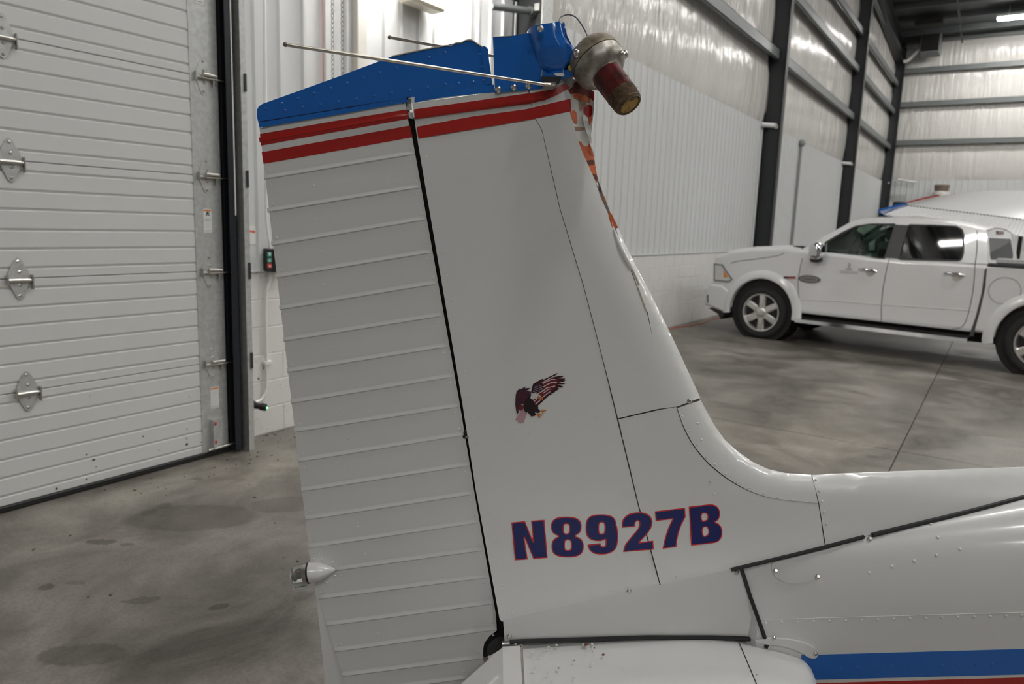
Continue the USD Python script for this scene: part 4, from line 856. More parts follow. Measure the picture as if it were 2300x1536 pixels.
def fus_mesh():
    S = np.concatenate([np.linspace(ss0+.002, ss1+.3, 40), np.linspace(ss1+.4, 3.6, 16)]); rows = []
    fz_ = FV[::-1, -1]; fs_ = so(fz_)[0]; aa = np.linspace(0, np.pi/2, 14)
    shv = np.interp(fw_zt(np.array(ss0))-fw_h(np.array(ss0))*(1-np.cos(aa)), fz_[:, 2], fs_)-ss0-.004
    for s in S:
        a = np.linspace(0, np.pi/2, 14); sv = s+shv*max(0., 1-(s-S[0])/.35); se = sv[-1]
        w, zt, hh = fw_w(sv), fw_zt(sv), fw_h(sv); o = O0+(w-O0)*np.sin(a); z = zt-hh*(1-np.cos(a))
        w, zt, hh = float(fw_w(se)), float(fw_zt(se)), float(fw_h(se)); zb = zt-hh-.30-.25*min(1, (s-ss0)/1.5)
        o = np.concatenate([[0], o, [w, w*.97, w*.8, w*.4, 0]]); sv = np.concatenate([sv[:1], sv, np.full(5, se)]); z = np.concatenate([[z[0]], z, [zb+.18, zb+.09, zb+.02, zb, zb]])
        o = np.concatenate([o, -o[-2:0:-1]]); z = np.concatenate([z, z[-2:0:-1]]); sv = np.concatenate([sv, sv[-2:0:-1]])
        rows.append(W3(sv, o, z))
    V = np.array(rows); caps = [grid(np.stack([V[0], np.repeat(V[0].mean(0)[None], V.shape[1], 0)]), True), grid(np.stack([np.repeat(V[-1].mean(0)[None], V.shape[1], 0), V[-1]]), True)]
    m = cat_([grid(V, True), *caps]); m.fix_normals(); return m
def lerp(a, b, t): return a+(b-a)*t
def fair_f(far=1):
    """tail fairing between the fin foot and the stabiliser, flaring outwards"""
    n, m = 50, 18; V = np.zeros((m, n, 3))
    top = np.array(shapely.segmentize(LineString([(1130,1392),(1250,1364.5),(1400,1331.5),(1662,1274)]), 1).interpolate(np.linspace(0, 1, n), normalized=True).tolist() if False else [LineString([(1130,1392),(1250,1364.5),(1400,1331.5),(1662,1274)]).interpolate(t, normalized=True).coords[0] for t in np.linspace(0, 1, n)])
    bot = np.array([LineString([(1133,1440),(1250,1436),(1450,1430),(1600,1430),(1712,1434)]).interpolate(t, normalized=True).coords[0] for t in np.linspace(0, 1, n)])
    u = np.linspace(0, 1, n)
    ts_, tz_ = PP(top[:, 0], top[:, 1], .05); o_t = np.maximum(fin_o(ts_, tz_), .04)+.0020; zb0 = PP(np.array(1133.), np.array(1440.), .056)[1]; pb_ = on(bot[:, 0], bot[:, 1], 2, float(zb0)); o_b = (pb_-O_)@N_
    for k in range(m):
        t = k/(m-1); xy = lerp(top, bot, t)
        o = o_t+(o_b-o_t)*np.where(True, lerp(t**1.8, math.sin(t*np.pi/2)**1.1, u), 0)
        s, z = PP(xy[:, 0], xy[:, 1], o); V[k] = W3(s, o, z)
    return V
FV = fair_f()
fu = obj('fuselage', fus_mesh(), m_paint, ac, 50)
fm = grid(FV[:, ::-1]); fm2 = mirror(fm)
fa = obj('tail_fairing', cat_([fm, fm2]), m_paint, ac, 50)
obj('screw', cat_([lathe(p, N_, [(-.002,.0055),(.002,.0055),(.0045,.003)], 10) for p in (FV[13, 1], FV[1, 48], FV[16, 48])]), m_steel, fa, 40, kind='stuff')
rb = np.array(curve([(1641,1277),(1800,1239),(1900,1213),(1938,1203)], 40)); rb2 = np.array(curve([(1957,1199),(2060,1174),(2180,1145),(2300,1113.5),(2520,1058)], 50))
obj('rubber_seal', cat_([tube(FIN.pts(rb, .005), .0042, 8), tube(FIN.pts(rb2, .005), .0050, 8)]), m_rubber, fu, 40, label='black rubber seal along the dorsal foot')
a = np.linspace(.1, np.pi/2, 16); sA = ss0+.002
ringp = W3(np.full(16, sA), O0+(float(fw_w(sA))-O0)*np.sin(a)+.003, float(fw_zt(sA))-float(fw_h(sA))*(1-np.cos(a)))
ringp = np.vstack([FV[:, -1]+A_*.002, FV[-1, -1][None]-np.array([0,0,.006])])
rs_, ro_, rz_ = so(ringp); ringp = W3(rs_, np.maximum(ro_, fus_o(rs_, np.minimum(rz_, fw_zt(rs_)-1e-4)))+.0015, rz_)
obj('rubber_seal', tube(ringp, .0044, 8), m_rubber, fa, 40, label='black rubber seal curving down the fairing edge')
bs = FV[-1]+N_*.003
obj('rubber_seal', tube(bs[1:-1], .0050, 8), m_rubber, fa, 40, label='black rubber seal along the stabiliser root')
# inspection cover, rivets, stripes on the fuselage side
cov = affinity.rotate(Polygon(ov(1790,1268,58,42,2.0)), -8).intersection(Polygon([(1700,1263),(1900,1213),(1900,1340),(1700,1340)]))
cv = obj('inspection_cover', patch(FUS, cov, .0025, .003, 8), m_paint, fu, 50)
obj('screw', cat_([lathe(p, N_+np.array([0,0,.7]), [(-.001,.0050),(.002,.0050),(.0045,.003)], 10) for p in FUS.pts(np.array([(1741,1280),(1835,1293),(1952,1208)], float), .003)]), m_steel, fu, 40, kind='stuff')
fr = [(1896,1221),(1936,1213),(1996,1199),(2040,1189),(2092,1178),(2107,1207),(2157,1234),(2104,1247),(2054,1260),(2004,1272),(1953,1286)]
obj('rivets', cat_([lathe(p-N_*.001, N_+np.array([0,0,.6]), [(0,.0040),(.0016,.0036),(.0028,.002)], 8) for p in FUS.pts(np.array(fr, float), 0)]), m_paint, fu, 40, kind='stuff')
fr = [(x, 1399-.028*(x-1700)) for x in range(1720, 2320, 36)]
obj('rivets', rivet(FUS, fr, .0036, .0014), m_paint, fu, 40, kind='stuff')
obj('stripe_rivets', rivet(FUS, [(x, 1502-.028*(x-1840)) for x in range(1850, 2320, 38)], .003, .0009, .0008), m_blue, fu, 40, kind='stuff')
obj('skin_seam', tube(FUS.pts(np.array([(x, 1392-.028*(x-1700)) for x in range(1716, 2500, 20)], float), .0002), .0008, 5), m_paint, fu, 40)
def side_band(y0, y1, m, lift): 
    xs = np.linspace(1800, 2560, 20); poly = [(x, y0-.028*(x-1840)) for x in xs]+[(x, y1-.026*(x-1840)) for x in xs[::-1]]
    obj('stripe', patch(FUS, poly, lift, .0006, 24), m, fu)
side_band(1470, 1526, m_blue, .0007); side_band(1534, 1600, m_red, .0007)
# horizontal stabiliser and elevator
zs = float(FV[-1, :, 2].mean())-.003
def ST(x, y, dz=0.): return on(np.asarray(x, float), np.asarray(y, float), 2, zs+dz)
def slab(pts, th, m, nm, par, r=.0, **kw):
    """a horizontal surface between picture points, with a rounded front edge"""
    P = Polygon([tuple(p[:2]) for p in pts]); P = P if P.is_valid else P.buffer(0)
    return obj(nm, prism(P, lambda uv, d: np.column_stack([uv, np.full(len(uv), zs-d)]), 0, th), m, par, **kw)
def out(p, k): return p+N_*k
le = ST([1716, 1760, 1795, 1815, 1826, 1836, 1843], [1436, 1444, 1452, 1462, 1474, 1500, 1537]); hl = ST([1175, 1180], [1446, 1537])
tip_l, tip_h = le[-1]+(le[-1]-le[-2])*14, hl[-1]+(hl[-1]-hl[0])*6.0
nn = np.linalg.norm
e1 = le[-1]+(le[-1]-le[-2])/nn(le[-1]-le[-2])*.75; e0 = hl[0]+(hl[1]-hl[0])/nn(hl[1]-hl[0])*.85
def stab_mesh():
    """rounded leading edge, lofted from root to tip"""
    front = np.vstack([le, e1]); rear0, rear1 = hl[0], e0; rows = []
    n = len(front); fa_ = (front-hl[0])@N_; fa_ = (fa_-fa_[0])/(fa_[-1]-fa_[0])
    for k in range(n):
        b = rear0+(rear1-rear0)*np.clip(fa_[k], 0, 1); a = front[k]; t = np.concatenate([np.linspace(0, .85, 10), np.linspace(.87, 1, 12)])
        th = .03*np.where(t < .7, .55+.45*t/.7, np.sqrt(np.clip(1-((t-.7)/.3)**2.2, 0, 1)))
        rows.append(np.vstack([b+(a-b)*t[:, None]+np.array([0,0,1.])*(th-.03)[:, None], (b+(a-b)*t[:, None]+np.array([0,0,1.])*(-th-.03)[:, None])[::-1]]))
    rows.insert(0, rows[0]-N_*.05)
    V = np.array(rows); m = cat_([grid(V, True), grid(np.stack([V[0], np.repeat(V[0].mean(0)[None], V.shape[1], 0)]), True), grid(np.stack([np.repeat(V[-1].mean(0)[None], V.shape[1], 0), V[-1]]), True)]); m.fix_normals(); return m
sm = stab_mesh(); sb = obj('stabilizer', sm, m_paint, ac, 50)
obj('far_stabilizer', mirror(sm), m_paint, sb, 50)
obj('skin_seam', tube(np.array([*ST([1660, 1700], [1442, 1537], .0003)]), .0008, 6), m_dark, sb, 40)
rr_ = ST([1195,1215,1232,1250,1310,1330,1232,1255,1240,1200,1330,1400,1290], [1464,1470,1452,1448,1447,1446,1511,1498,1530,1500,1490,1500,1520], .0)
obj('rivets', cat_([lathe(p-np.array([0,0,.001]), (0,0,1), [(0,.003),(.0014,.0027),(.0022,.0015)], 8) for p in rr_]), m_paint, sb, 40, kind='stuff')
obj('leaf_specks', cat_([ball(p, r, 1, (1.4,1,.4)) for p, r in zip(ST([1316,1335,1290,1355,1255,1700], [1447,1455,1483,1470,1500,1515], .001), (.0045,.0015,.0015,.003,.0015,.001))]), mat('leaf_red', (.16,.05,.04), .7), sb, 30, kind='stuff')
ff = obj('root_fairing', patch(Surf(lambda s, z: fus_o(s, z)), chaikin([(1690,1434),(1740,1430),(1790,1436),(1822,1448),(1836,1462),(1832,1476),(1812,1474),(1800,1462),(1760,1448),(1700,1442)], 2), .006, .008, 8), m_paint, fu, 50)
obj('screw', cat_([lathe(p, N_, [(0,.0045),(.002,.0045),(.004,.002)], 10) for p in FUS.pts(np.array([(1736,1429),(1829,1464)], float), .006)]), m_steel, ff, 40, kind='stuff')
# elevator: flat spar cover and the drooped panel
sp_pts = ST([1129, 1168, 1173, 1129], [1452, 1450, 1540, 1540]); far_ = (sp_pts[2]-sp_pts[1])*7
el = slab([sp_pts[0], sp_pts[1], sp_pts[1]+far_, sp_pts[0]+far_], .02, m_paint, 'elevator', ac)
p0, p1 = ST(1129, 1453), sp_pts[0]+far_
dn = -A_*.34+np.array([0,0,-.17]); u1 = p1-p0
quad = lambda a, b, c, d, th=.010: trimesh.convex.convex_hull(np.array([a, b, c, d, a-[0,0,th], b-[0,0,th], c-[0,0,th], d-[0,0,th]]))
e_in = P3(1025, 1545, .10)
obj('drooped_panel', quad(p0, p1, p1+dn, p0+dn+u1*.28), m_paint, el)
obj('crease_bead', tube([p0+u1*.10+dn*.03+[0,0,.001], p0+u1*.38+dn*.98+[0,0,.001]], .004, 6), m_paint, el)
tq = obj('torque_tube', cat_([cyl(P3(1128,1447,.05), P3(1170,1443,.05), .010, 12), lathe(P3(1153,1445,.05), A_, [(0,.0125),(.006,.0125)], 14)]), m_steel, el, 40)
obj('control_horn', patch(Surf(lambda s, z: .020+0*s), chaikin([(1122,1416),(1112,1421),(1096,1432),(1086,1450),(1085,1478),(1095,1474),(1130,1455),(1140,1446),(1132,1418)], 1), 0, .02, 8), m_dark, ac, 30, label='dark opening with the rudder horn')
obj('horn_plate', patch(Surf(lambda s, z: .030+0*s), chaikin([(1128,1428),(1108,1436),(1094,1450),(1092,1478),(1128,1456),(1135,1446)], 1), 0, .006, 8), m_darksteel, el, 30)

# ================================================================ pickup truck
TF = np.array([11.417, 2.972, 0.]); TRr = np.array([10.817, -.457, 0.])
tex = (TRr-TF)/np.linalg.norm(TRr-TF); tey = np.array([-tex[1], tex[0], 0.]); TROT = math.atan2(tex[1], tex[0])
def TP(xy, d=0.):
    """picture points of the pickup's near side -> (x to the rear, z)"""
    xy = np.asarray(xy, float); v = ray(xy[..., 0], xy[..., 1]); t = ((TF-C)@tey+d)/(v@tey); p = C+v*t[..., None]
    return np.stack([(p-TF)@tex, p[..., 2]], -1)
TCo, TCs = np.array([1560., 400.]), 740/2300
def TC(pts, d=0.): return TP(TCo+TCs*np.asarray(pts, float), d)
m_truck = mat('truck_white', (.74,.74,.74), .22, coat=.8, coat_roughness=.04)
m_truckdirt = mat('truck_grime', (.50,.48,.44), .6)
m_tglass = mat('dark_glass', (.003,.004,.004), .03, spec=.5)
m_tglass2 = mat('tinted_glass', (.002,.003,.003), .04, spec=.08)
m_pane = usdkit.material(stage, '/World/Looks/clear_pane', {'t': ('transparent_bsdf', dict(color=(.78,.88,.83))), 'g': ('glossy_bsdf', dict(color=(.9,.9,.9), roughness=.02)), 'f': ('fresnel', dict(IOR=1.5)), 'x': ('mix_closure', {})}, [('f.fac','x.fac'),('t.BSDF','x.closure1'),('g.BSDF','x.closure2')], surface='x.closure')
m_chrome = mat('chrome', (.75,.75,.76), .08, metal=1.)
m_alloy = mat('alloy', (.72,.71,.69), .30, metal=.9)
m_tire = mat('tire_rubber', (.018,.018,.018), .75)
m_blacktrim = mat('black_trim', (.03,.03,.032), .35)
TW = 2.0
def yzfn(fy):
    """fn for prism: uv=(x, z), depth measured into the truck; fy adds tumblehome"""
    return lambda uv, d: np.column_stack([uv[:, 0], d+fy(uv[:, 1]), uv[:, 1]])
flat = yzfn(lambda z: 0*z)
def bevel_body(P, depth0, depth1, r=.05, fy=None):
    """side outline swept across the truck with rounded edges (both sides)"""
    P = shapely.segmentize(P, .06); c = np.array(P.exterior.coords)[:-1]
    if not P.exterior.is_ccw: c = c[::-1]
    e = np.roll(c, -1, 0)-c; nrm = np.column_stack([e[:, 1], -e[:, 0]]); nrm /= np.linalg.norm(nrm, axis=1, keepdims=True)+1e-9
    nv = nrm+np.roll(nrm, 1, 0); nv /= np.linalg.norm(nv, axis=1, keepdims=True)+1e-9
    fy = fy or (lambda z: 0*z); prof = [(r*(1-math.cos(a)), r*(1-math.sin(a))) for a in np.linspace(0, np.pi/2, 5)]
    rows = []
    for dp, ins in [(d, i) for d, i in [(r*(1-math.sin(a)), r*(1-math.cos(a))) for a in np.linspace(np.pi/2, 0, 5)][::1]]:
        pass
    seq = [(depth0+r*(1-math.sin(a)), r*(1-math.cos(a))) for a in np.linspace(0, np.pi/2, 5)][::-1]
    seq = [(depth0+r*(1-math.cos(a)), r*(1-math.sin(a))) for a in np.linspace(0, np.pi/2, 5)]
    seq += [(depth1-r*(1-math.cos(a)), r*(1-math.sin(a))) for a in np.linspace(np.pi/2, 0, 5)]
    for d, ins in seq:
        q = c-nv*ins; f0 = fy(q[:, 1]); s_ = (d-depth0)/(depth1-depth0)
        rows.append(np.column_stack([q[:, 0], d+f0*(1-2*s_), q[:, 1]]))
    V = np.array(rows); ms = [grid(V, True)]
    for row in (rows[0], rows[-1]):
        v, f = trimesh.creation.triangulate_polygon(Polygon(row[:, [0, 2]]), engine='earcut') if False else (None, None)
        tri = trimesh.creation.triangulate_polygon(Polygon(row[:, [0, 2]]), engine='earcut'); vv = np.asarray(tri[0])[:, :2]; yy = row[:, 1][np.argmin(((vv[:, None]-row[None][:, :, [0, 2]])**2).sum(-1), 1)]
        ms.append(trimesh.Trimesh(np.column_stack([vv[:, 0], yy, vv[:, 1]]), np.asarray(tri[1]), process=False))
    m = cat_(ms); m.merge_vertices(digits_vertex=5); m.fix_normals(); return m
tk = thing('pickup_truck', 'white crew-cab pickup parked nose toward the long white wall', 'truck', TF, TROT)
WB = 3.57; RT = .405
fwc = np.array([0.0, RT]); rwc = np.array([WB, RT])
def arc(c, r, a0, a1, n=18): a = np.radians(np.linspace(a0, a1, n)); return [(c[0]+r*math.cos(q), c[1]+r*math.sin(q)) for q in a]
zb = TC([(1360,560)])[0, 1]; zr = TC([(1850,345)])[0, 1]
tum = lambda z: .02+.22*np.clip((z-zb)/(1.98-zb), 0, 1.2)
fpts = TC([(70,890),(66,775),(100,738),(132,712),(130,575),(145,545),(250,510),(400,490),(640,482),(745,500)])
belt = TC([(1360,562),(1950,575),(2030,600)])
bed = TC([(2050,600),(2296,616)])
bot = TC([(740,985),(1920,1105)])
zrock, zsill = bot[0, 1], .46
RA = .50
lower = [tuple(fpts[0])]+[tuple(p) for p in fpts[1:]]+[tuple(belt[0]), tuple(belt[2]), (bed[0, 0], bed[0, 1]), (WB+1.35, bed[1, 1]), (WB+1.37, .62), (WB+.60, .50)]
lower += arc(rwc+[0, .02], RA, 0, 180)+[(WB-.58, zsill), (.60, zsill)]+arc(fwc+[0, .02], RA, 0, 180)+[(-.62, .46)]
body = bevel_body(Polygon(lower).buffer(0), 0, TW, .055)
bd = obj('body', body, m_truck, tk, 40, local=True)
# front bumper corner and dark valance
bp = TC([(66,775),(100,738),(190,742),(238,790),(205,938),(72,885)], -.02)
obj('bumper', bevel_body(Polygon(bp).buffer(.0), -.02, TW+.02, .04), m_truck, tk, 40, local=True)
vp = TC([(95,905),(210,935),(205,955),(180,985),(165,950)], .06)
obj('front_valance', prism(Polygon(vp).buffer(0), flat, .06, TW-.06), m_blacktrim, tk, False, local=True)
obj('tow_slot', prism(Polygon(TC([(88,812),(97,815),(97,870),(89,868)], -.02)).buffer(0), flat, -.024, -.015), m_blacktrim, tk, False, local=True)
# headlamp
hp = TC([(140,600),(195,606),(222,650),(262,705),(240,722),(140,712)])
m_hl = mat('lamp_lens', (.62,.63,.62), .1, coat=1.)
hl_ = obj('headlight', prism(Polygon(hp).buffer(-.004).buffer(.004), flat, -.012, .05), m_hl, tk, 30, local=True)
obj('headlight_frame', prism(Polygon(hp).buffer(.012).difference(Polygon(hp).buffer(-.012)), flat, -.014, .04), mat('lamp_frame', (.22,.22,.22), .4), hl_, 30, local=True)
obj('turn_lamp', prism(Polygon(TC([(205,640),(238,690),(208,694)])), flat, -.016, -.010), mat('amber_lens', (.75,.25,.04), .3), hl_, False, local=True, label='amber turn signal')
# fender crease and hood
hood = TC([(150,545),(255,505),(400,487),(640,478),(700,492),(560,505),(300,530)])
obj('hood', bevel_body(Polygon(TC([(140,560),(155,535),(255,497),(400,477),(640,468),(720,486),(720,520),(140,590)])).buffer(0), .14, TW-.14, .05), m_truck, tk, 40, local=True)
obj('cowl', cat_([span((*TC([(655,492)])[0, :1], .16, TC([(655,492)])[0, 1]), (TC([(735,495)])[0, 0], TW-.16, TC([(735,475)])[0, 1]))]), m_blacktrim, tk, False, local=True)
# cab shell: roof, pillars
cabP = Polygon(TC([(735,560),(738,498),(1062,300),(1110,286),(1200,276),(1420,270),(1700,300),(1860,330),(2008,362),(2026,380),(2042,600)])).buffer(0)
wf_ = Polygon(TC([(910,548),(905,452),(1010,385),(1100,340),(1200,325),(1368,325),(1322,553)])).buffer(-.01).buffer(.01)
wr_ = Polygon(TC([(1466,330),(1640,334),(1800,342),(1838,362),(1852,400),(1860,520),(1850,570),(1420,560)])).buffer(-.03).buffer(.03)
fcab = yzfn(tum)
def both(P, d0, d1):
    a = prism(P, fcab, d0, d1, .12); b = a.copy(); b.vertices[:, 1] = TW-b.vertices[:, 1]; b.faces = b.faces[:, ::-1]; return a, b
shell = cabP.difference(wf_).difference(wr_)
cs_ = both(shell, 0, .05); cb = obj('cab', cs_[0], m_truck, tk, 30, local=True); obj('cab_side', cs_[1], m_truck, cb, 30, local=True)
rl = TC([(1062,302),(1110,288),(1200,278),(1420,272),(1700,302),(1860,332),(2008,364)])
def across(line, d=.0, cam_=.05, n=16, th=.03):
    """sheet across the cab, following the side line, slightly crowned"""
    rows = []
    for x, z in line:
        y0 = float(tum(z))+d; y = np.linspace(y0, TW-y0, n); t = np.linspace(-1, 1, n); rows.append(np.column_stack([np.full(n, x), y, z+cam_*(1-t**2)-.004]))
    V = np.array(rows); U = V.copy(); U[..., 2] -= th; m = cat_([grid(V), grid(U[::-1])]); m.fix_normals(); return m
obj('roof', across(rl), m_truck, cb, 40, local=True)
ws = TC([(742,505),(1058,304)]); obj('windshield', across(ws, .05, .0, 8, .006), m_pane, cb, 40, local=True)
bk = TC([(2012,366),(2040,590)])
def bkf(uv, d):
    t = (uv[:, 1]-bk[1, 1])/(bk[0, 1]-bk[1, 1]); return np.column_stack([bk[1, 0]+(bk[0, 0]-bk[1, 0])*t-d, uv[:, 0], uv[:, 1]])
zt_, zb_ = bk[0, 1], bk[1, 1]
rwall = Polygon([(float(tum(zb_)), zb_-.1), (float(tum(zt_)), zt_-.02)]+[(y, zt_-.01+.05*(1-((y-1)/.8)**2)) for y in np.linspace(.2, 1.8, 13)]+[(TW-float(tum(zt_)), zt_-.02), (TW-float(tum(zb_)), zb_-.1)])
bw_ = Polygon([(.22, zb_+.03), (.29, zt_-.09), (1.71, zt_-.09), (1.78, zb_+.03)]).buffer(-.06).buffer(.06)
obj('rear_wall', prism(rwall.difference(bw_), bkf, 0, .03), m_truck, cb, 40, local=True)
obj('back_window', prism(bw_.buffer(.02), bkf, .008, .016), m_tglass2, cb, False, local=True, label='dark back glass of the cab')
obj('brake_lamp', prism(shapely.box(.8, zt_-.03, 1.2, zt_+.01), bkf, -.015, .0), mat('lamp_smoke', (.10,.02,.02), .2), cb, False, local=True)
for q_ in both(wf_.buffer(.012), .012, .018): obj('front_window', q_, m_pane, cb, False, local=True)
for q_ in both(wr_.buffer(.012), .006, .014): obj('rear_window', q_, m_tglass, cb, False, local=True, label='dark tinted rear door glass')
bpil = Polygon(TC([(1368,322),(1466,327),(1420,562),(1322,556)]))
for q_ in both(bpil, -.006, .0): obj('pillar_cover', q_, m_blacktrim, cb, False, local=True, label='black door pillar')
fr1 = wf_.buffer(.022).difference(wf_); fr2 = wr_.buffer(.022).difference(wr_)
for q_ in both(fr1.union(fr2), -.004, .004): obj('window_trim', q_, m_blackpaint, cb, False, local=True)
# interior: floor, dash, seats
fx = TC([(742,560)])[0, 0]; rx = TC([(2030,560)])[0, 0]
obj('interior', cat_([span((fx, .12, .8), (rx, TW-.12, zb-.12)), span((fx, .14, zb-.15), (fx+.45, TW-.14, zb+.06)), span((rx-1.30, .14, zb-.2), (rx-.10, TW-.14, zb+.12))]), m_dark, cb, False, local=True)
sx = TC([(1240,500)])[0, 0]
for y in (.32, 1.12):
    obj('seat', cat_([rbox((sx-.05, y, .85), (sx+.16, y+.52, zb+.22), .05), rbox((sx, y+.13, zb+.24), (sx+.12, y+.39, zb+.42), .04)]), mat('seat_grey', (.10,.10,.10), .7), cb, 40, local=True)
swc = TC([(1085,480)])[0]; a = np.linspace(0, 2*np.pi, 28)
obj('steering_wheel', tube(np.column_stack([swc[0]-.12+.05*np.sin(a), .58+.19*np.cos(a), swc[1]-.01+.18*np.sin(a)]), .016, 8), m_blacktrim, cb, 40, local=True)
obj('rear_view_mirror', rbox((fx+.75, .92, zr-.02), (fx+.79, 1.12, zr+.05), .01), m_blacktrim, cb, 30, local=True)
# doors: shut lines, handles, mirror
def shut(line, name='door_gap', r=.006):
    p = TC(line); q = curve(p, 30) if len(p) > 2 else p
    return obj(name, tube(np.column_stack([q[:, 0], tum(q[:, 1])*(q[:, 1] > zb)-.0005, q[:, 1]]), r*.8, 6), mat('shut_line', (.10,.10,.10), .5), bd, 40, local=True)
shut([(752,560),(735,640),(724,720),(728,860),(736,985)]); shut([(1360,562),(1345,620),(1318,760),(1306,880),(1304,1000)])
shut([(1952,365),(1960,470),(1958,600),(1945,780),(1910,950),(1870,1035),(1800,1052)], r=.006)
shut([(640,500),(600,535),(460,560),(300,580),(255,595)], 'hood_gap')
gp = TC([(2026,640),(2042,625),(2030,760),(1995,920),(1945,1105),(1918,1100),(1965,960),(2005,800)])
obj('bed_gap', prism(Polygon(gp).buffer(0), flat, -.004, .03), mat('gap_shadow', (.06,.06,.06), .7), bd, False, local=True)
bl_ = [TC([(745,845),(1000,858),(1306,882)]), TC([(1306,882),(1600,900),(1940,925)])]
for p in bl_: obj('body_crease', tube(np.column_stack([p[:, 0], 0*p[:, 0]+.0005, p[:, 1]]), .006, 6), m_truck, bd, 60, local=True)
for c_, w in (((1213,640),.115), ((1815,668),.115)):
    p = TC([c_])[0]
    h = obj('door_handle', tube(curve([(p[0]-w, -.004, p[1]+.004), (p[0]-w*.7, -.034, p[1]+.010), (p[0]+w*.3, -.036, p[1]), (p[0]+w, -.012, p[1]-.012)], 20), .017, 10), m_chrome, bd, 50, local=True, label='chrome door handle')
    obj('handle_cup', lathe((p[0]+.03, -.002, p[1]-.03), (0,1,0), [(0,.06),(.003,.055)], 20), m_truckdirt, h, 40, local=True)
mp = TC([(872,500)])[0]
mi = obj('side_mirror', rbox((mp[0]-.07, -.26, mp[1]-.13), (mp[0]+.11, -.06, mp[1]+.10), .05), m_chrome, tk, 40, local=True, label='chrome side mirror')
obj('mirror_arm', rbox((mp[0]-.10, -.08, mp[1]-.18), (mp[0]+.06, .05, mp[1]-.10), .02), m_blacktrim, mi, 30, local=True)
sp2 = TC([(778,545),(830,508),(905,470),(905,548)]); obj('sail_panel', prism(Polygon(sp2), fcab, -.006, .004), m_blacktrim, tk, False, local=True)
bp2 = TC([(802,705)])[0]
bg = obj('door_badge', prism(affinity.scale(Point(*bp2).buffer(1., 24), .165, .058), flat, -.008, .0), mat('badge_grey', (.16,.16,.15), .4), bd, 30, local=True)
obj('badge_lettering', prism(affinity.scale(Point(*bp2).buffer(1., 24), .13, .030).difference(affinity.scale(Point(*bp2).buffer(1., 24), .115, .015)), flat, -.011, -.006), mat('badge_pewter', (.30,.29,.27), .4), bg, 30, local=True)
q = TC([(622,686),(705,686),(705,702),(622,702)]); mk = obj('fender_badge', prism(Polygon(q), flat, -.007, 0), m_blacktrim, bd, False, local=True)
q = TC([(652,688),(705,688),(705,702),(652,702)]); obj('badge_insert', prism(Polygon(q), flat, -.010, -.004), mat('badge_red', (.40,.06,.04), .4), mk, False, local=True)
dg = TC([(1078,640)])[0]
obj('door_decal', prism(ops.unary_union([affinity.scale(Point(dg[0], dg[1]+.06).buffer(1., 12), .022, .040), affinity.scale(Point(dg[0], dg[1]+.01).buffer(1., 12), .05, .018)]+[shapely.box(dg[0]-.12, dg[1]-.050+k*.02, dg[0]+.12, dg[1]-.040+k*.02) for k in range(2)]), flat, -.003, 0), mat('decal_grey', (.42,.42,.43), .4), bd, False, local=True)
fc_ = TC([(2165,785)])[0]; a = np.linspace(0, 2*np.pi, 40)
obj('fuel_door', tube(np.column_stack([fc_[0]+.17*np.cos(a), 0*a-.0005, fc_[1]+.165*np.sin(a)]), .005, 6), mat('gap_grey', (.35,.35,.35), .5), bd, 40, local=True)
# wheel arch flares
def flare(c):
    pts = []; A = np.radians(np.linspace(-8, 188, 40)); prof = [(RA+.005, .0), (RA+.002, -.035), (RA+.03, -.048), (RA+.09, -.030), (RA+.13, .0)]
    V = np.array([[(c[0]+r*math.cos(q)*1.0, y, c[1]+.02+r*math.sin(q)) for r, y in prof] for q in A]); return grid(V)
for c_ in (fwc, rwc): obj('wheel_flare', flare(c_), m_truck, tk, 60, local=True)
obj('wheel_well', cat_([lathe((c_[0], .04, c_[1]+.02), (0,1,0), [(0,RA-.005),(.0,RA-.01),(.40,RA-.01),(.40,.05)], 32) for c_ in (fwc,)]), m_dark, tk, 40, local=True)
obj('wheel_well', lathe((rwc[0], .04, rwc[1]+.02), (0,1,0), [(0,RA-.005),(.0,RA-.01),(.40,RA-.01),(.40,.05)], 32), m_dark, tk, 40, local=True)
obj('underbody', span((-.5, .35, .30), (WB+1.0, TW-.35, .52)), m_dark, tk, False, local=True)
rb_ = TC([(712,1002),(1918,1128)]); 
obj('running_board', cat_([trimesh.convex.convex_hull(np.array([(x, y, z+dz) for (x, z) in ((rb_[0, 0]+.02, .385), (rb_[1, 0], .385)) for y, dz in ((-.12, .0), (-.13, -.05), (.10, .02), (.10, -.06))]))]), m_chrome, tk, 30, local=True, label='chrome running board')
# bed rail cap and rail box
rc_ = TC([(2045,598),(2296,614)])
obj('bed_rail_cap', rbox((rc_[0, 0], -.01, rc_[0, 1]-.035), (WB+1.33, .10, rc_[0, 1]+.01), .012), m_darksteel, tk, 30, local=True, label='black bed rail cap')
obj('bed_rail_box', rbox((rc_[0, 0]+.08, .03, rc_[0, 1]+.01), (WB+1.0, .13, rc_[0, 1]+.075), .012), m_galv, tk, 30, local=True, label='grey rail along the bed')
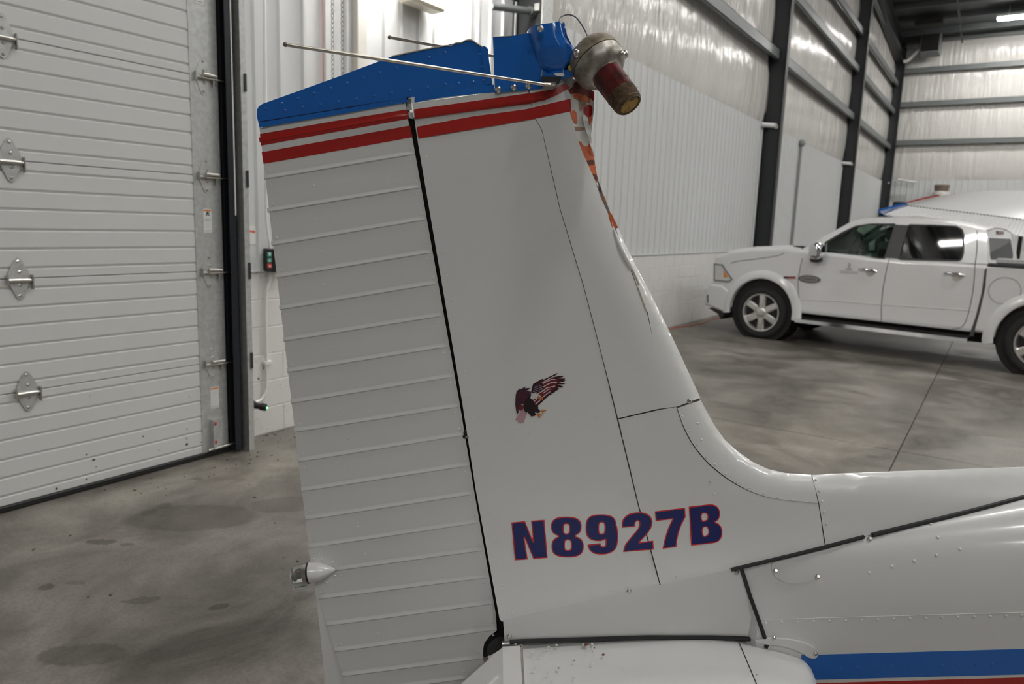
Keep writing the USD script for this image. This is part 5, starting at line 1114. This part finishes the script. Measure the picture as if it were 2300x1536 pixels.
# wheels
def wheel(c, y0, s=1):
    cc = np.array([c[0], y0, RT]); d = np.array([0., 1.*s, 0.])
    w = obj('wheel', lathe(cc, d, [(.02,.292),(.008,.31),(.0,.335),(.006,.37),(.03,.398),(.06,RT),(.22,RT),(.26,.385),(.28,.30),(.26,.26)], 56, caps=False), m_tire, tk, 30, local=True)
    obj('rim', lathe(cc, d, [(.018,.294),(.004,.290),(.006,.272),(.03,.262),(.06,.245),(.22,.235),(.24,.25)], 48, caps=False), m_alloy, w, 40, local=True)
    obj('brake_disc', lathe(cc, d, [(.13,.02),(.13,.17),(.15,.17),(.15,.02)], 36), m_darksteel, w, 40, local=True)
    for k in range(6):
        a_ = math.radians(90+60*k); u = np.array([math.cos(a_), 0, math.sin(a_)]); v = np.array([-u[2], 0, u[0]]); pts = []
        for r, hw, y in ((.05,.050,.020),(.14,.042,.014),(.268,.055,.018)):
            for sd in (-1, 1):
                pts += [cc+u*r+v*hw*sd*.72+d*y, cc+u*r+v*hw*sd+d*(y+.018), cc+u*r+v*hw*sd+d*(y+.045)]
        obj('spoke', trimesh.convex.convex_hull(np.array(pts)), m_alloy, w, 25, local=True)
    hb_ = obj('hub_cap', lathe(cc, d, [(.004,.03),(.006,.055),(.014,.075),(.03,.085),(.05,.085)], 30), m_alloy, w, 40, local=True)
    for k in range(6):
        a_ = math.radians(60+60*k); p = cc+np.array([math.cos(a_)*.105, 0, math.sin(a_)*.105]); obj('lug_nut', lathe(p+d*.006, d, [(0,.008),(.012,.013),(.03,.013)], 6), m_chrome, w, False, local=True)
wheel(fwc, -.01); wheel(rwc, -.01); wheel(fwc, TW+.01, -1); wheel(rwc, TW+.01, -1)

# ================================================================ wing of another aircraft beyond the pickup
XT = 13.55
te = on(np.array([1985., 2100., 2230., 2400.]), np.array([482., 500., 520., 548.]), 0, XT)
hn = on(np.array([2040., 2120., 2300., 2400.]), np.array([463., 472., 494., 507.]), 0, XT+.42)
lead = on(np.array([1972., 2000., 2035., 2070., 2110., 2160., 2220., 2300., 2400.]), np.array([474., 466., 457., 448., 440., 433., 429., 428., 430.]), 0, XT+1.15)
wg = thing('aircraft_wing', 'white aircraft wing with ribbed aileron and blue tip beyond the pickup', 'wing', (XT+.5, .5, 0))
def loft2(a, b, n=40, m=8, bulge=0., th=.05):
    la, lb = LineString(a), LineString(b)
    A2 = np.array([la.interpolate(t, normalized=True).coords[0] for t in np.linspace(0, 1, n)]); B2 = np.array([lb.interpolate(t, normalized=True).coords[0] for t in np.linspace(0, 1, n)])
    t = np.linspace(0, 1, m)[:, None, None]; V = A2[None]*(1-t)+B2[None]*t; V[..., 2] += bulge*np.sin(np.pi*t[..., 0]); U = V.copy(); U[..., 2] -= th*np.sin(np.pi*np.clip(t[..., 0]*.9+.05, 0, 1)); mm = cat_([grid(V), grid(U[::-1])]); mm.fix_normals(); return mm
obj('panel', loft2(hn+np.array([0,0,.002]), lead[2:], bulge=.03), m_truck, wg, 50)
obj('tip', loft2(np.vstack([te[:1], (te[0]+hn[0])/2, hn[:1]]), lead[:3]+np.array([0,0,.0]), 16, 6, .004), m_blue, wg, 50, label='blue wing tip')
obj('stripe', tube(lead[2:5]+np.array([-.01,0,.012]), .012, 8), m_red, wg, 40)
obj('stripe', tube(lead[:3]+np.array([-.01,0,.004]), .016, 8), m_blue, wg, 40)
al = loft2(te, hn, 40, 5, .01, .03)
fl2 = obj('aileron', al, m_truck, wg, 50, label='ribbed aileron and flap')
lt, lh = LineString(te), LineString(hn)
for k in range(46):
    t = (k+.5)/46; a = np.array(lt.interpolate(t, normalized=True).coords[0]); b = np.array(lh.interpolate(t, normalized=True).coords[0])
    obj('stiffener_bead', tube([a+[0,0,.004], (a+b)/2+[0,0,.013], b+[0,0,.004]], .009, 5), m_truck, fl2, 50)
obj('hinge_gap', tube(hn[:]+np.array([0,0,.006]), .007, 6), m_dark, wg, 40)
for q in (.25, .75):
    b = np.array(LineString(lead[2:]).interpolate(q, normalized=True).coords[0]); a = np.array(lh.interpolate(q, normalized=True).coords[0]); m_ = (a+b)/2-[0,0,.05]
    obj('support_post', cyl((m_[0], m_[1], 0), m_, .03, 10), m_darksteel, wg, 40)
